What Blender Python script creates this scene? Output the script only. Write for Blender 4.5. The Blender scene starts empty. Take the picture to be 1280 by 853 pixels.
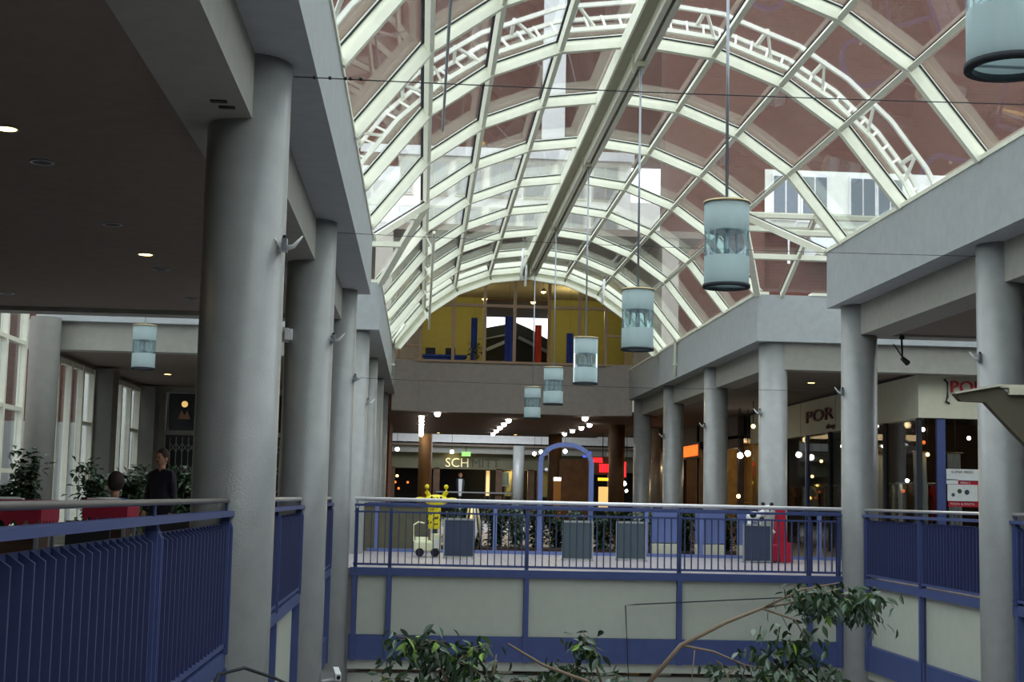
import bpy, bmesh, math, random
from mathutils import Vector, Matrix, Euler
random.seed(7)
S = bpy.context.scene
COL = S.collection
PI = math.pi
# ---------------------------------------------------------------- camera
EYE = 1.19
YAW, PITCH, ROLL, FPX = 0.0612, 0.1088, 0.0222, 1800.0
fw = Vector((math.sin(YAW)*math.cos(PITCH), math.cos(YAW)*math.cos(PITCH), math.sin(PITCH)))
rt = Vector((math.cos(YAW), -math.sin(YAW), 0)); up = rt.cross(fw)
r2 = rt*math.cos(ROLL)+up*math.sin(ROLL); u2 = up*math.cos(ROLL)-rt*math.sin(ROLL)
cd = bpy.data.cameras.new('camera'); cam = bpy.data.objects.new('camera', cd); COL.objects.link(cam)
cd.sensor_width = 36; cd.sensor_fit = 'HORIZONTAL'; cd.lens = FPX/1280*36; cd.clip_start = 0.05; cd.clip_end = 600
cam.matrix_world = Matrix(((r2.x, u2.x, -fw.x, 0), (r2.y, u2.y, -fw.y, 0), (r2.z, u2.z, -fw.z, EYE), (0, 0, 0, 1)))
S.camera = cam
# ---------------------------------------------------------------- world, exposure
W = bpy.data.worlds.new('overcast_sky'); S.world = W; W.use_nodes = True
nt = W.node_tree; nt.nodes.clear()
wo = nt.nodes.new('ShaderNodeOutputWorld'); bg = nt.nodes.new('ShaderNodeBackground')
tc = nt.nodes.new('ShaderNodeTexCoord'); nz = nt.nodes.new('ShaderNodeTexNoise'); cr = nt.nodes.new('ShaderNodeValToRGB')
nz.inputs['Scale'].default_value = 1.5; nz.inputs['Detail'].default_value = 3
cr.color_ramp.elements[0].color = (.80, .88, 1, 1); cr.color_ramp.elements[1].color = (1, 1, 1, 1)
nt.links.new(tc.outputs['Generated'], nz.inputs['Vector']); nt.links.new(nz.outputs['Fac'], cr.inputs['Fac'])
nt.links.new(cr.outputs['Color'], bg.inputs['Color']); nt.links.new(bg.outputs[0], wo.inputs[0])
bg.inputs['Strength'].default_value = 1.5
S.view_settings.view_transform = 'Standard'; S.view_settings.look = 'None'; S.view_settings.gamma = 1
S.view_settings.exposure = 1.02; S.view_settings.use_curve_mapping = False
S.cycles.transparent_max_bounces = 40; S.cycles.max_bounces = 10; S.cycles.diffuse_bounces = 6
S.cycles.sample_clamp_indirect = 6


def area_light(name, loc, size, energy, col, rot=(0, 0, 0), sy=None):
    l = bpy.data.lights.new(name, 'AREA'); l.energy = energy; l.color = col; l.shape = 'RECTANGLE'; l.size = size; l.size_y = sy or size
    o = bpy.data.objects.new(name, l); COL.objects.link(o); o.location = loc; o.rotation_euler = rot
    return o


def point_light(name, loc, energy, col, r=.1):
    l = bpy.data.lights.new(name, 'POINT'); l.energy = energy; l.color = col; l.shadow_soft_size = r
    o = bpy.data.objects.new(name, l); COL.objects.link(o); o.location = loc
    return o


WARM = (1, .72, .38)
# ceiling lamps of the far concourse, the shops and the upper room plus an added daylight fill in the far court
area_light('concourse_lamp_light', (3, 57, 3.95), 5, 90, WARM)
area_light('far_court_daylight_fill', (3, 74, 5.9), 6, 420, (.85, .92, 1))  # added area light standing in for daylight, no lamp hangs here
point_light('upper_room_lamp_light', (.8, 52.8, 8.2), 90, (1, .85, .35))
point_light('upper_room_lamp_light', (5.6, 52.8, 8.2), 90, (1, .85, .35))

# ---------------------------------------------------------------- materials
MT = {}


def mat(name, col, rough=.6, metal=0, var=.06, scale=6, bump=0, spec=.4, emit=None, estr=0, bscale=None):
    m = bpy.data.materials.new(name); m.use_nodes = True; n = m.node_tree; b = n.nodes['Principled BSDF']
    b.inputs['Roughness'].default_value = rough; b.inputs['Metallic'].default_value = metal
    b.inputs['Specular IOR Level'].default_value = spec
    t = n.nodes.new('ShaderNodeTexCoord'); z = n.nodes.new('ShaderNodeTexNoise'); z.inputs['Scale'].default_value = scale
    z.inputs['Detail'].default_value = 4; n.links.new(t.outputs['Object'], z.inputs['Vector'])
    r = n.nodes.new('ShaderNodeValToRGB')
    r.color_ramp.elements[0].position = .3; r.color_ramp.elements[1].position = .7
    r.color_ramp.elements[0].color = tuple(c*(1-var) for c in col)+(1,); r.color_ramp.elements[1].color = tuple(min(1, c*(1+var)) for c in col)+(1,)
    n.links.new(z.outputs['Fac'], r.inputs['Fac']); n.links.new(r.outputs['Color'], b.inputs['Base Color'])
    if bump:
        z2 = n.nodes.new('ShaderNodeTexNoise'); z2.inputs['Scale'].default_value = bscale or scale*8
        n.links.new(t.outputs['Object'], z2.inputs['Vector'])
        bp = n.nodes.new('ShaderNodeBump'); bp.inputs['Strength'].default_value = bump; bp.inputs['Distance'].default_value = .02
        n.links.new(z2.outputs['Fac'], bp.inputs['Height']); n.links.new(bp.outputs[0], b.inputs['Normal'])
    if emit:
        b.inputs['Emission Color'].default_value = emit+(1,); b.inputs['Emission Strength'].default_value = estr
    MT[name] = m
    return m


def glass(name, tint, refl=.08, rough=.02, frost=0, fcol=(.7, .8, .8)):
    m = bpy.data.materials.new(name); m.use_nodes = True; n = m.node_tree; n.nodes.clear()
    o = n.nodes.new('ShaderNodeOutputMaterial'); t = n.nodes.new('ShaderNodeBsdfTransparent'); g = n.nodes.new('ShaderNodeBsdfGlossy')
    t.inputs[0].default_value = tint+(1,); g.inputs['Roughness'].default_value = rough
    lw = n.nodes.new('ShaderNodeLayerWeight'); lw.inputs[0].default_value = .12
    mm = n.nodes.new('ShaderNodeMath'); mm.operation = 'MULTIPLY_ADD'; mm.inputs[1].default_value = .30; mm.inputs[2].default_value = refl*.3
    n.links.new(lw.outputs['Fresnel'], mm.inputs[0])
    mx = n.nodes.new('ShaderNodeMixShader'); n.links.new(mm.outputs[0], mx.inputs[0])
    n.links.new(t.outputs[0], mx.inputs[1]); n.links.new(g.outputs[0], mx.inputs[2]); last = mx
    if frost:
        d = n.nodes.new('ShaderNodeBsdfDiffuse'); d.inputs[0].default_value = fcol+(1,)
        tr = n.nodes.new('ShaderNodeBsdfTranslucent'); tr.inputs[0].default_value = fcol+(1,)
        a = n.nodes.new('ShaderNodeMixShader'); a.inputs[0].default_value = .5; n.links.new(d.outputs[0], a.inputs[1]); n.links.new(tr.outputs[0], a.inputs[2])
        f = n.nodes.new('ShaderNodeMixShader'); f.inputs[0].default_value = frost
        if name == 'roof_glass':   # dust: uneven film
            tx = n.nodes.new('ShaderNodeTexCoord'); nn = n.nodes.new('ShaderNodeTexNoise'); nn.inputs['Scale'].default_value = 1.4; nn.inputs['Detail'].default_value = 6
            n.links.new(tx.outputs['Object'], nn.inputs['Vector'])
            q = n.nodes.new('ShaderNodeMath'); q.operation = 'MULTIPLY'; q.inputs[1].default_value = frost*2; n.links.new(nn.outputs['Fac'], q.inputs[0]); n.links.new(q.outputs[0], f.inputs[0])
        n.links.new(mx.outputs[0], f.inputs[1]); n.links.new(a.outputs[0], f.inputs[2]); last = f
    n.links.new(last.outputs[0], o.inputs[0]); MT[name] = m
    return m


def brickmat(name, c1, c2, mortar, scale):
    m = bpy.data.materials.new(name); m.use_nodes = True; n = m.node_tree; b = n.nodes['Principled BSDF']; b.inputs['Roughness'].default_value = .9
    t = n.nodes.new('ShaderNodeTexCoord'); mp = n.nodes.new('ShaderNodeMapping'); mp.inputs['Rotation'].default_value = (PI/2, 0, 0)
    k = n.nodes.new('ShaderNodeTexBrick'); k.inputs['Color1'].default_value = c1+(1,); k.inputs['Color2'].default_value = c2+(1,); k.inputs['Mortar'].default_value = mortar+(1,)
    k.inputs['Scale'].default_value = scale; k.inputs['Mortar Size'].default_value = .02
    n.links.new(t.outputs['Object'], mp.inputs[0]); n.links.new(mp.outputs[0], k.inputs['Vector']); n.links.new(k.outputs['Color'], b.inputs['Base Color'])
    MT[name] = m


def tilemat(name, c, g, scale):
    m = bpy.data.materials.new(name); m.use_nodes = True; n = m.node_tree; b = n.nodes['Principled BSDF']; b.inputs['Roughness'].default_value = .35
    t = n.nodes.new('ShaderNodeTexCoord'); k = n.nodes.new('ShaderNodeTexBrick'); k.offset = 0
    k.inputs['Color1'].default_value = c+(1,); k.inputs['Color2'].default_value = tuple(x*.93 for x in c)+(1,); k.inputs['Mortar'].default_value = g+(1,)
    k.inputs['Scale'].default_value = scale; k.inputs['Mortar Size'].default_value = .012; k.inputs['Brick Width'].default_value = .5; k.inputs['Row Height'].default_value = .5
    n.links.new(t.outputs['Object'], k.inputs['Vector']); n.links.new(k.outputs['Color'], b.inputs['Base Color']); MT[name] = m


mat('column_paint', (.285, .298, .290), .28, spec=.6, bump=.15, bscale=60)
mat('fascia_paint', (.36, .39, .40), .7, bump=.15, bscale=80)
mat('beam_paint', (.29, .29, .255), .7)
mat('pier_shade_paint', (.17, .17, .15), .7)  # darkened colour stands in for weaker light at the left windows
mat('ceiling_paint', (.20, .165, .135), .9, bump=.1)
mat('ceiling_brown', (.13, .085, .05), .9)
mat('wood_gold', (.30, .19, .06), .6, var=.3, scale=3)
mat('endwall_paint', (.36, .33, .29), .8)
mat('cream_panel', (.44, .47, .40), .7, var=.03)
mat('shop_cream', (.60, .60, .46), .7, var=.03)
mat('blue_steel', (.055, .080, .21), .45, var=.05)
mat('blue_slat', (.040, .053, .145), .5, var=.05)
mat('blue_light', (.14, .19, .42), .45)
mat('handrail_metal', (.62, .60, .58), .32, metal=.6)
mat('handrail_sky_glare', (.95, .94, .96), .25, spec=1)  # near-white colour paints in the sky glare on the bridge rail
mat('roof_frame', (.78, .80, .66), .5, var=.04)
mat('gasket', (.02, .025, .03), .8)
mat('ridge_shade_paint', (.36, .35, .25), .6)  # ridge cream darkened to olive to paint in its underside shadow
mat('gantry_white', (.80, .80, .72), .5)
mat('window_cream', (.66, .66, .54), .6)
mat('wood_frame', (.36, .25, .15), .5)
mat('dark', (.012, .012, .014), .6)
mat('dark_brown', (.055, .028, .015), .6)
mat('wood_orange', (.32, .17, .06), .5)
mat('wood_brown', (.10, .055, .03), .6, var=.25, scale=3)
mat('brass', (.45, .38, .22), .35, metal=.8)
mat('lamp_metal', (.30, .33, .36), .35, metal=.7)
mat('white_paint', (.72, .74, .74), .5)
mat('facade_white', (.93, .94, .88), .6)
mat('pale_panel', (.70, .72, .66), .6)
mat('yellow_wall', (.19, .165, .05), .8)
mat('far_pane', (.10, .13, .15), .15)
mat('hall_roof', (.045, .045, .03), .7)
mat('far_header', (.15, .145, .09), .8)
mat('far_letter', (.08, .08, .05), .8)
mat('handrail_dark', (.16, .15, .14), .45, metal=.3)
mat('canopy_brown', (.10, .09, .06), .7)
mat('yellow_plastic', (.80, .68, .02), .35)
mat('red_plastic', (.38, .01, .03), .4)
mat('red_cloth', (.28, .008, .03), .7)
mat('cream_plastic', (.75, .78, .50), .4)
mat('black_plastic', (.01, .01, .012), .4)
mat('board_face', (.035, .05, .085), .6)
mat('board_face_green', (.06, .09, .10), .6)
mat('board_frame', (.38, .40, .38), .4, metal=.5)
mat('leaf_dark', (.035, .075, .030), .35, var=.3)
mat('leaf_bright', (.20, .36, .04), .4, var=.25)
mat('leaf_grey', (.13, .19, .14), .3, var=.2)
mat('bark', (.25, .19, .13), .8, bump=.4, scale=20)
mat('plant_green', (.03, .07, .025), .5, var=.4)
mat('skin', (.50, .26, .16), .6)
mat('hair_dark', (.03, .018, .012), .7)
mat('blue_cloth', (.03, .07, .30), .8)
mat('dark_cloth', (.02, .02, .03), .8)
mat('banner_blue', (.03, .06, .32), .7)
mat('banner_red', (.60, .06, .02), .7)
mat('poster_white', (.62, .66, .64), .5)
mat('sign_red', (.40, .01, .03), .5)
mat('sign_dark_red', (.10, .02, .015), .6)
mat('sheet_roof', (.82, .86, .88), .5)
mat('soil', (.05, .035, .02), .9)
mat('street_ground', (.25, .25, .25), .9)
mat('glow_warm', (1, .7, .3), emit=(1, .62, .18), estr=6)
mat('glow_white', (1, 1, 1), emit=(1, .97, .92), estr=14)
mat('glow_orange', (1, .4, .1), emit=(1, .16, .02), estr=.7)
mat('glow_red', (.6, .01, .01), emit=(1, .02, .03), estr=.9)
mat('glow_blue', (.1, .15, 1), emit=(.1, .15, 1), estr=.4)
mat('glow_yellow', (1, .8, .2), emit=(1, .62, .02), estr=.8)
mat('glow_green', (.3, .8, .2), emit=(.3, .6, .12), estr=.35)
mat('glow_letter', (1, .9, .6), emit=(1, .85, .55), estr=.09)
mat('glow_shop', (1, .8, .4), emit=(1, .62, .2), estr=.35)
mat('glow_bulb', (1, .8, .6), emit=(.9, .95, 1), estr=1.2)
glass('roof_glass', (.94, .96, .95), .1, frost=.010, fcol=(.75, .72, .68))
glass('screen_glass', (.93, .95, .95), -.2)
glass('window_glass', (.93, .96, .97), .08)
glass('shop_glass', (.72, .74, .74), .12)
glass('lantern_clear', (.80, .90, .92), .1, frost=.05, fcol=(.5, .65, .68))
glass('lantern_frost', (.8, .9, .92), .1, frost=.72, fcol=(.54, .64, .64))
brickmat('brick_wall', (.105, .036, .025), (.085, .028, .019), (.115, .06, .045), 2.0)
tilemat('concourse_shade_tile', (.15, .125, .10), (.09, .08, .07), 1.2)  # tile colour darkened to stand in for shade beyond the bridge
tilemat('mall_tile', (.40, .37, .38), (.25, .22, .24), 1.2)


# ---------------------------------------------------------------- mesh helpers
class MB:
    def __init__(s): s.v = []; s.f = []

    def quadbox(s, P):
        o = len(s.v); s.v += [tuple(p) for p in P]
        for f in ((0, 3, 2, 1), (4, 5, 6, 7), (0, 1, 5, 4), (1, 2, 6, 5), (2, 3, 7, 6), (3, 0, 4, 7)): s.f.append(tuple(o+i for i in f))
        return s

    def box(s, x0, x1, y0, y1, z0, z1):
        return s.quadbox([(x0, y0, z0), (x1, y0, z0), (x1, y1, z0), (x0, y1, z0), (x0, y0, z1), (x1, y0, z1), (x1, y1, z1), (x0, y1, z1)])

    def beam(s, p, q, w, h, upv=(0, 0, 1)):
        p = Vector(p); q = Vector(q); d = (q-p).normalized(); u = Vector(upv); sd = d.cross(u)
        if sd.length < 1e-4: sd = d.cross(Vector((1, 0, 0)))
        sd.normalize(); u = sd.cross(d).normalized(); a = sd*w/2; b = u*h/2
        return s.quadbox([p-a-b, p+a-b, q+a-b, q-a-b, p-a+b, p+a+b, q+a+b, q-a+b])

    def tube(s, pts, r, n=8, caps=True):
        pts = [Vector(p) for p in pts]; rs = r if isinstance(r, (list, tuple)) else [r]*len(pts); o = len(s.v)
        for i, p in enumerate(pts):
            d = (pts[min(i+1, len(pts)-1)]-pts[max(i-1, 0)]).normalized()
            a = d.cross(Vector((0, 0, 1)))
            if a.length < 1e-3: a = d.cross(Vector((1, 0, 0)))
            a.normalize(); b = d.cross(a)
            for k in range(n):
                t = 2*PI*k/n; s.v.append(tuple(p+a*math.cos(t)*rs[i]+b*math.sin(t)*rs[i]))
        for i in range(len(pts)-1):
            for k in range(n): s.f.append((o+i*n+k, o+i*n+(k+1) % n, o+(i+1)*n+(k+1) % n, o+(i+1)*n+k))
        if caps: s.f.append(tuple(o+k for k in range(n))[::-1]); s.f.append(tuple(o+(len(pts)-1)*n+k for k in range(n)))
        return s

    def lathe(s, prof, n=24, c=(0, 0, 0)):
        o = len(s.v)
        for r, z in prof:
            for k in range(n): t = 2*PI*k/n; s.v.append((c[0]+r*math.cos(t), c[1]+r*math.sin(t), c[2]+z))
        m = len(prof)
        for i in range(m-1):
            for k in range(n): s.f.append((o+i*n+k, o+i*n+(k+1) % n, o+(i+1)*n+(k+1) % n, o+(i+1)*n+k))
        if prof[0][0] > 1e-6 and prof[0] != prof[-1]:
            s.f.append(tuple(o+k for k in range(n))[::-1]); s.f.append(tuple(o+(m-1)*n+k for k in range(n)))
        return s

    def ball(s, c, r, n=12, sz=(1, 1, 1)):
        o = len(s.v); m = n//2+1
        for i in range(m+1):
            ph = PI*i/m
            for k in range(n):
                t = 2*PI*k/n; s.v.append((c[0]+r*sz[0]*math.sin(ph)*math.cos(t), c[1]+r*sz[1]*math.sin(ph)*math.sin(t), c[2]+r*sz[2]*math.cos(ph)))
        for i in range(m):
            for k in range(n): s.f.append((o+i*n+k, o+(i+1)*n+k, o+(i+1)*n+(k+1) % n, o+i*n+(k+1) % n))
        return s

    def prism(s, poly, d0, d1, axis='y'):
        """poly: 2d outline; extruded along axis"""
        o = len(s.v); n = len(poly)
        for d in (d0, d1):
            for a, b in poly: s.v.append((a, d, b) if axis == 'y' else ((d, a, b) if axis == 'x' else (a, b, d)))
        s.f.append(tuple(o+i for i in range(n))); s.f.append(tuple(o+n+i for i in range(n))[::-1])
        for i in range(n): j = (i+1) % n; s.f.append((o+i, o+n+i, o+n+j, o+j))
        return s

    def quad(s, a, b, c, d):
        o = len(s.v); s.v += [tuple(a), tuple(b), tuple(c), tuple(d)]; s.f.append((o, o+1, o+2, o+3)); return s

    def mesh(s, name, m, smooth=False, bevel=0):
        me = bpy.data.meshes.new(name); me.from_pydata(s.v, [], s.f)
        bm = bmesh.new(); bm.from_mesh(me); bmesh.ops.recalc_face_normals(bm, faces=bm.faces)
        if bevel: bmesh.ops.bevel(bm, geom=bm.edges[:], offset=bevel, segments=2, affect='EDGES', profile=.5)
        bm.to_mesh(me); bm.free()
        if smooth:
            for p in me.polygons: p.use_smooth = len(p.vertices) <= 4
        me.materials.append(MT[m] if isinstance(m, str) else m)
        return me


def link(name, me, parent=None, loc=None, rot=None, **props):
    o = bpy.data.objects.new(name, me); COL.objects.link(o)
    if parent is not None: o.parent = parent
    if loc is not None: o.location = loc
    if rot is not None: o.rotation_euler = rot
    tag(o, **props)
    return o


def tag(o, label=None, cat=None, group=None, kind=None):
    if label: o['label'] = label
    if cat: o['category'] = cat
    if group: o['group'] = group
    if kind: o['kind'] = kind
    return o


def new(name, mb, m, parent=None, smooth=False, bevel=0, loc=None, rot=None, **props):
    return link(name, mb.mesh(name, m, smooth, bevel), parent, loc, rot, **props)


def root(name, loc=(0, 0, 0), rz=0, **props):
    o = bpy.data.objects.new(name, None); COL.objects.link(o); o.location = loc; o.rotation_euler = (0, 0, rz); o.empty_display_size = .1
    tag(o, **props); return o


def copy_tree(o, parent=None):
    c = o.copy(); COL.objects.link(c)
    if parent: c.parent = parent
    for ch in list(o.children): copy_tree(ch, c)
    return c


def text(name, s, size, m, parent=None, loc=(0, 0, 0), rot=(PI/2, 0, 0), ext=.02, sx=1, **props):
    cu = bpy.data.curves.new(name, 'FONT'); cu.body = s; cu.size = size; cu.extrude = ext; cu.resolution_u = 3
    t = bpy.data.objects.new(name, cu); COL.objects.link(t)
    me = bpy.data.meshes.new_from_object(t); bpy.data.objects.remove(t); me.materials.clear(); me.materials.append(MT[m])
    o = link(name, me, parent, loc, rot, **props); o.scale = (sx, 1, 1)
    return o


ST = dict(kind='structure')
XL, XR = -.93, 6.93            # upper fascia planes
CL, CR = -1.43, 7.37           # column lines
ZS, ZT = 4.57, 5.55            # fascia bottom and top
YN, YF = 24.3, 29.48           # transept edges
YE = 48.4                      # end wall
# ---------------------------------------------------------------- floors
T = .3
new('floor', MB().box(-7.85, -1.50, -2, 24, -T, 0), 'mall_tile', kind='structure', label='tiled gallery floor behind the long blue railing')
new('floor', MB().box(-7.85, 10.65, 23.98, 31.2, -T, 0), 'mall_tile', kind='structure', label='pale tiled bridge floor across the atrium')
new('floor', MB().box(7.44, 16, -2, 23.98, -T, 0), 'mall_tile', kind='structure', label='tiled gallery floor beside the right columns')
new('floor', MB().box(-7.85, 18, 31.2, 96, -T, -.001), 'concourse_shade_tile', kind='structure', label='concourse floor stretching away beyond the bridge')
new('floor', MB().box(-12, 18, -2, 96, -4.7, -4.4), 'mall_tile', kind='structure', label='lower storey floor under the atrium')
new('ground', MB().box(-60, 80, 96.2, 160, -5, -4.6).box(-60, -12.2, -40, 96, -5, -4.6).box(18.2, 80, -40, 96, -5, -4.6), 'street_ground', kind='structure', label='ground outside the mall')


def balcony(axis, p0, p1, at, sgn, strips, nm, lab):
    """cream parapet with blue steel under a floor edge. axis 'x': runs along x at y=at ; sgn = outward direction"""
    r = root(nm, label=lab, kind='structure')

    def bx(a0, a1, d0, d1, z0, z1):
        lo, hi = sorted((at+sgn*d0, at+sgn*d1))
        return MB().box(a0, a1, lo, hi, z0, z1) if axis == 'x' else MB().box(lo, hi, a0, a1, z0, z1)
    new('edge_beam', bx(p0, p1, -.03, .07, -.11, 0.015), 'blue_steel', r)
    new('lower_band', bx(p0, p1, -.03, .06, -1.47, -1.07), 'blue_steel', r)
    new('bottom_lip', bx(p0, p1, -.25, .0, -1.62, -1.47), 'cream_panel', r)
    e = [p0]+strips+[p1]
    for a, b in zip(e[:-1], e[1:]):
        if b-a > .12: new('panel', bx(a+.045, b-.045, -.06, .0, -1.065, -.115), 'cream_panel', r)
    for s_ in strips: new('blue_strip', bx(s_-.04, s_+.04, -.03, .085, -1.48, -.1), 'blue_steel', r)
    return r


bridge_posts = [-1.02, -.46, 1.79, 4.33, 6.52, 7.02]
balcony('x', -1.10, 7.08, 23.94, -1, bridge_posts, 'trim_1', 'cream parapet with blue steel bands under the bridge railing')
balcony('y', 0, 10.93, -1.47, 1, [1, 4.5, 7.9, 10.9], 'trim_2', 'cream parapet below the long slatted railing')
balcony('y', 11.6, 17.6, -1.47, 1, [11.75, 14.7, 17.45], 'trim_3', 'cream parapet between the two big columns')
balcony('y', 18.2, 23.6, -1.47, 1, [18.35, 20.9, 23.45], 'trim_4', 'cream parapet beside the column at the bridge end')
balcony('y', 18.2, 23.6, 7.41, -1, [18.35, 20.9, 23.45], 'trim_5', 'cream parapet with hanging cable right of the bridge')
balcony('y', 12.2, 17.6, 7.41, -1, [12.35, 14.9, 17.45], 'trim_6', 'cream parapet beyond the rightmost column')


# ---------------------------------------------------------------- railings
def railing(axis, a0, a1, at, posts, lab, sp=.12, hand='handrail_metal', group=None, hr=.024):
    r = root('railing', (0, 0, 0), label=lab, cat='railing')

    def L(a, d, z): return (a, at+d, z) if axis == 'x' else (at+d, a, z)
    new('handrail', MB().tube([L(a0, 0, 1.125), L(a1, 0, 1.125)], hr, 10), hand, r, smooth=True, label='grey round handrail')

    def bx(b0, b1, d, z0, z1):
        return MB().box(b0, b1, at-d, at+d, z0, z1) if axis == 'x' else MB().box(at-d, at+d, b0, b1, z0, z1)
    new('top_bar', bx(a0, a1, .055, 1.01, 1.05), 'blue_steel', r)
    new('top_rail', bx(a0, a1, .02, .905, .935) if axis == 'x' else (MB().box(at-.040, at-.030, a0, a1, .86, .955) if at < 0 else MB().box(at+.030, at+.040, a0, a1, .86, .955)), 'blue_steel', r)
    new('bottom_rail', bx(a0, a1, .03, .05, .085), 'blue_steel', r)
    if axis == 'x': sm = MB().box(-.0075, .0075, -.028, .028, .08, .91).mesh('slat', 'blue_slat')
    g_ = -1 if at < 0 else 1
    if axis == 'y': sm = MB().prism([(g_*.030, .08), (-g_*.030, .08), (-g_*.030, .915), (g_*.030, .955)], -.009, .009).mesh('slat', 'blue_slat')
    n = int((a1-a0)/sp)
    for i in range(n):
        a = a0+(i+.5)*(a1-a0)/n
        if min(abs(a-p) for p in posts) < .04: continue
        link('slat', sm, r, loc=L(a, 0, 0))
    for p in posts:
        pm = MB()
        for s_ in (-1, 1):
            prof = [(-.05, 0), (.05, 0), (.05, .93), (.022, .99), (.015, 1.05), (-.03, 1.05), (-.05, .93)]
            if axis == 'x': pm.prism([(at+a, z) for a, z in prof], p+s_*.022-.008, p+s_*.022+.008, 'x')
            else: pm.prism([(at+a, z) for a, z in prof], p+s_*.022-.008, p+s_*.022+.008, 'y')
        if axis == 'x': pm.box(p-.03, p+.03, at-.03, at+.03, 0, .98)
        else: pm.box(at-.03, at+.03, p-.055, p+.055, 0, .97)
        pm.tube([L(p, 0, 1.04), L(p, 0, 1.12)], .01, 6)
        new('post', pm, 'blue_steel', r)
    return r


railing('y', .2, 10.98, CL, [1, 4.5, 7.96, 10.9], 'long blue slatted railing running up to the big column', sp=.155, hand='handrail_dark', hr=.018)
railing('y', 11.65, 17.6, CL, [11.75, 14.7, 17.5], 'blue railing between the two big columns')
railing('y', 18.2, 23.6, CL, [18.3, 20.9, 23.5], 'short blue railing behind the second big column')
railing('x', -1.06, 7.08, 23.96, bridge_posts, 'wide blue bar railing along the front of the bridge', sp=.112, hand='handrail_sky_glare', hr=.034)
railing('y', 18.2, 23.6, CR, [18.3, 20.9, 23.5], 'blue railing between the two columns right of the bridge')
railing('y', 12.3, 17.6, CR, [12.4, 14.9, 17.5], 'blue railing cut off at the edge beside the rightmost column')
# back railing of the bridge with arched gate
rb = root('railing', label='blue railing at the back of the bridge in front of the planting', cat='railing')
new('base_rail', MB().box(-1.1, 10, 31.1, 31.16, 0, .07), 'blue_light', rb)
new('top_rail', MB().box(-1.1, 10, 31.1, 31.16, .98, 1.04), 'blue_steel', rb)
for x in (-.9, .35, 1.63, 4.9, 6.1, 7.4, 8.7): new('post', MB().box(x-.04, x+.04, 31.08, 31.18, .05, 1.0), 'blue_light', rb)
ag = root('arch_gateway', label='tall blue steel arch rising behind the bridge railing', cat='arch')
apts = [(2.60, 0), (2.60, 2.0)]+[(3.15-.55*math.cos(t), 2.0+.38*math.sin(t)) for t in [PI*i/10 for i in range(1, 10)]]+[(3.71, 2.0), (3.71, 0)]
am = MB()
for (a, b), (c, d) in zip(apts[:-1], apts[1:]): am.beam((a, 31.3, b), (c, 31.3, d), .10, .09, (0, 1, 0))
new('arch_frame', am, 'blue_light', ag)
new('door_lamp', MB().ball((2.72, 31.25, 1.82), .04), 'white_paint', ag)

# ---------------------------------------------------------------- columns
cmesh = {}


def column(x, y, d, z0, z1, lab, m='column_paint', group=None):
    mb = MB(); mb.lathe([(d/2, z0), (d/2, z1)], 40)
    o = new('column', mb, m, smooth=True, loc=(x, y, 0), kind='structure', label=lab)
    return o


for y, d, lab in [(11.25, .64, 'big grey round column nearest on the left where the long railing ends'), (17.9, .6, 'second grey round column on the left behind the biggest one'),
                  (23.9, .6, 'grey round column at the left end of the bridge'), (29.9, .6, 'grey column at the far corner of the left transept'),
                  (35.8, .6, 'fifth grey column in the left row'), (41.8, .6, 'sixth grey column in the left row'), (47.8, .6, 'last grey column in the left row')]:
    column(CL, y, d, -4.4, ZS+.02 if y < 50 else ZS, lab)
for y, lab in [(11.9, 'grey column beyond the frame at the right'), (17.9, 'grey round column at the right edge of the view'), (23.9, 'grey round column at the right end of the bridge'),
               (29.9, 'bright grey column at the far corner of the right transept'), (35.8, 'fourth grey column in the right row'), (41.9, 'fifth grey column in the right row'), (47.8, 'last grey column in the right row')]:
    column(CR, y, .6, -4.4, ZS+.02, lab)

# ---------------------------------------------------------------- fascias, beams, ceilings


def gallery_edge(sx, y0, y1, nm, lab):
    """sx=-1 left, +1 right"""
    X = XL if sx < 0 else XR
    r = root(nm, label=lab, kind='structure')
    o = X+sx*1.15
    lo, hi = sorted((X, o))
    new('fascia', MB().box(lo, hi, y0, y1, ZS, ZT), 'fascia_paint', r)
    lo, hi = sorted((X-sx*.02, X+sx*.25))
    new('coping', MB().box(lo, hi, y0, y1, ZT, ZT+.06), 'roof_frame', r)
    cx = CL if sx < 0 else CR
    lo, hi = sorted((cx-sx*.06, cx+sx*.5))
    new('beam', MB().box(lo, hi, y0 if y0 < 0 else y0+.62, y1-.62 if y1 < 40 else y1, 4.05, ZS), 'beam_paint', r)
    return r


gallery_edge(-1, -2, YN, 'trim_7', 'pale fascia and beam over the left column row')
gallery_edge(1, -2, YN, 'trim_8', 'pale fascia and beam over the right column row')
gallery_edge(-1, YF, YE, 'trim_9', 'far pale fascia over the left column row')
gallery_edge(1, YF, YE, 'trim_10', 'far pale fascia over the right column row')


def cross_edge(x0, x1, nm, lab):
    r = root(nm, label=lab, kind='structure')
    new('fascia', MB().box(x0, x1, YF, YF+.6, ZS, ZT), 'fascia_paint', r)
    new('coping', MB().box(x0, x1, YF-.02, YF+.25, ZT, ZT+.06), 'roof_frame', r)
    bx0, bx1 = (x0-1.6 if x0 > 0 else x0), (x1+1.6 if x1 < 0 else x1)
    bx0 = max(bx0, CR-.06) if x0 > 0 else bx0; bx1 = min(bx1, CL+.06) if x1 < 0 else bx1
    new('beam', MB().box(bx0, bx1, YF+.18, YF+.62, 4.0, ZS), 'beam_paint', r)
    new('fascia', MB().box(x0, x1, YN-.6, YN, ZS, ZT), 'fascia_paint', r)
    new('beam', MB().box(bx0, bx1, YN-.62, YN-.18, 4.05, ZS), 'beam_paint', r)


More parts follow.
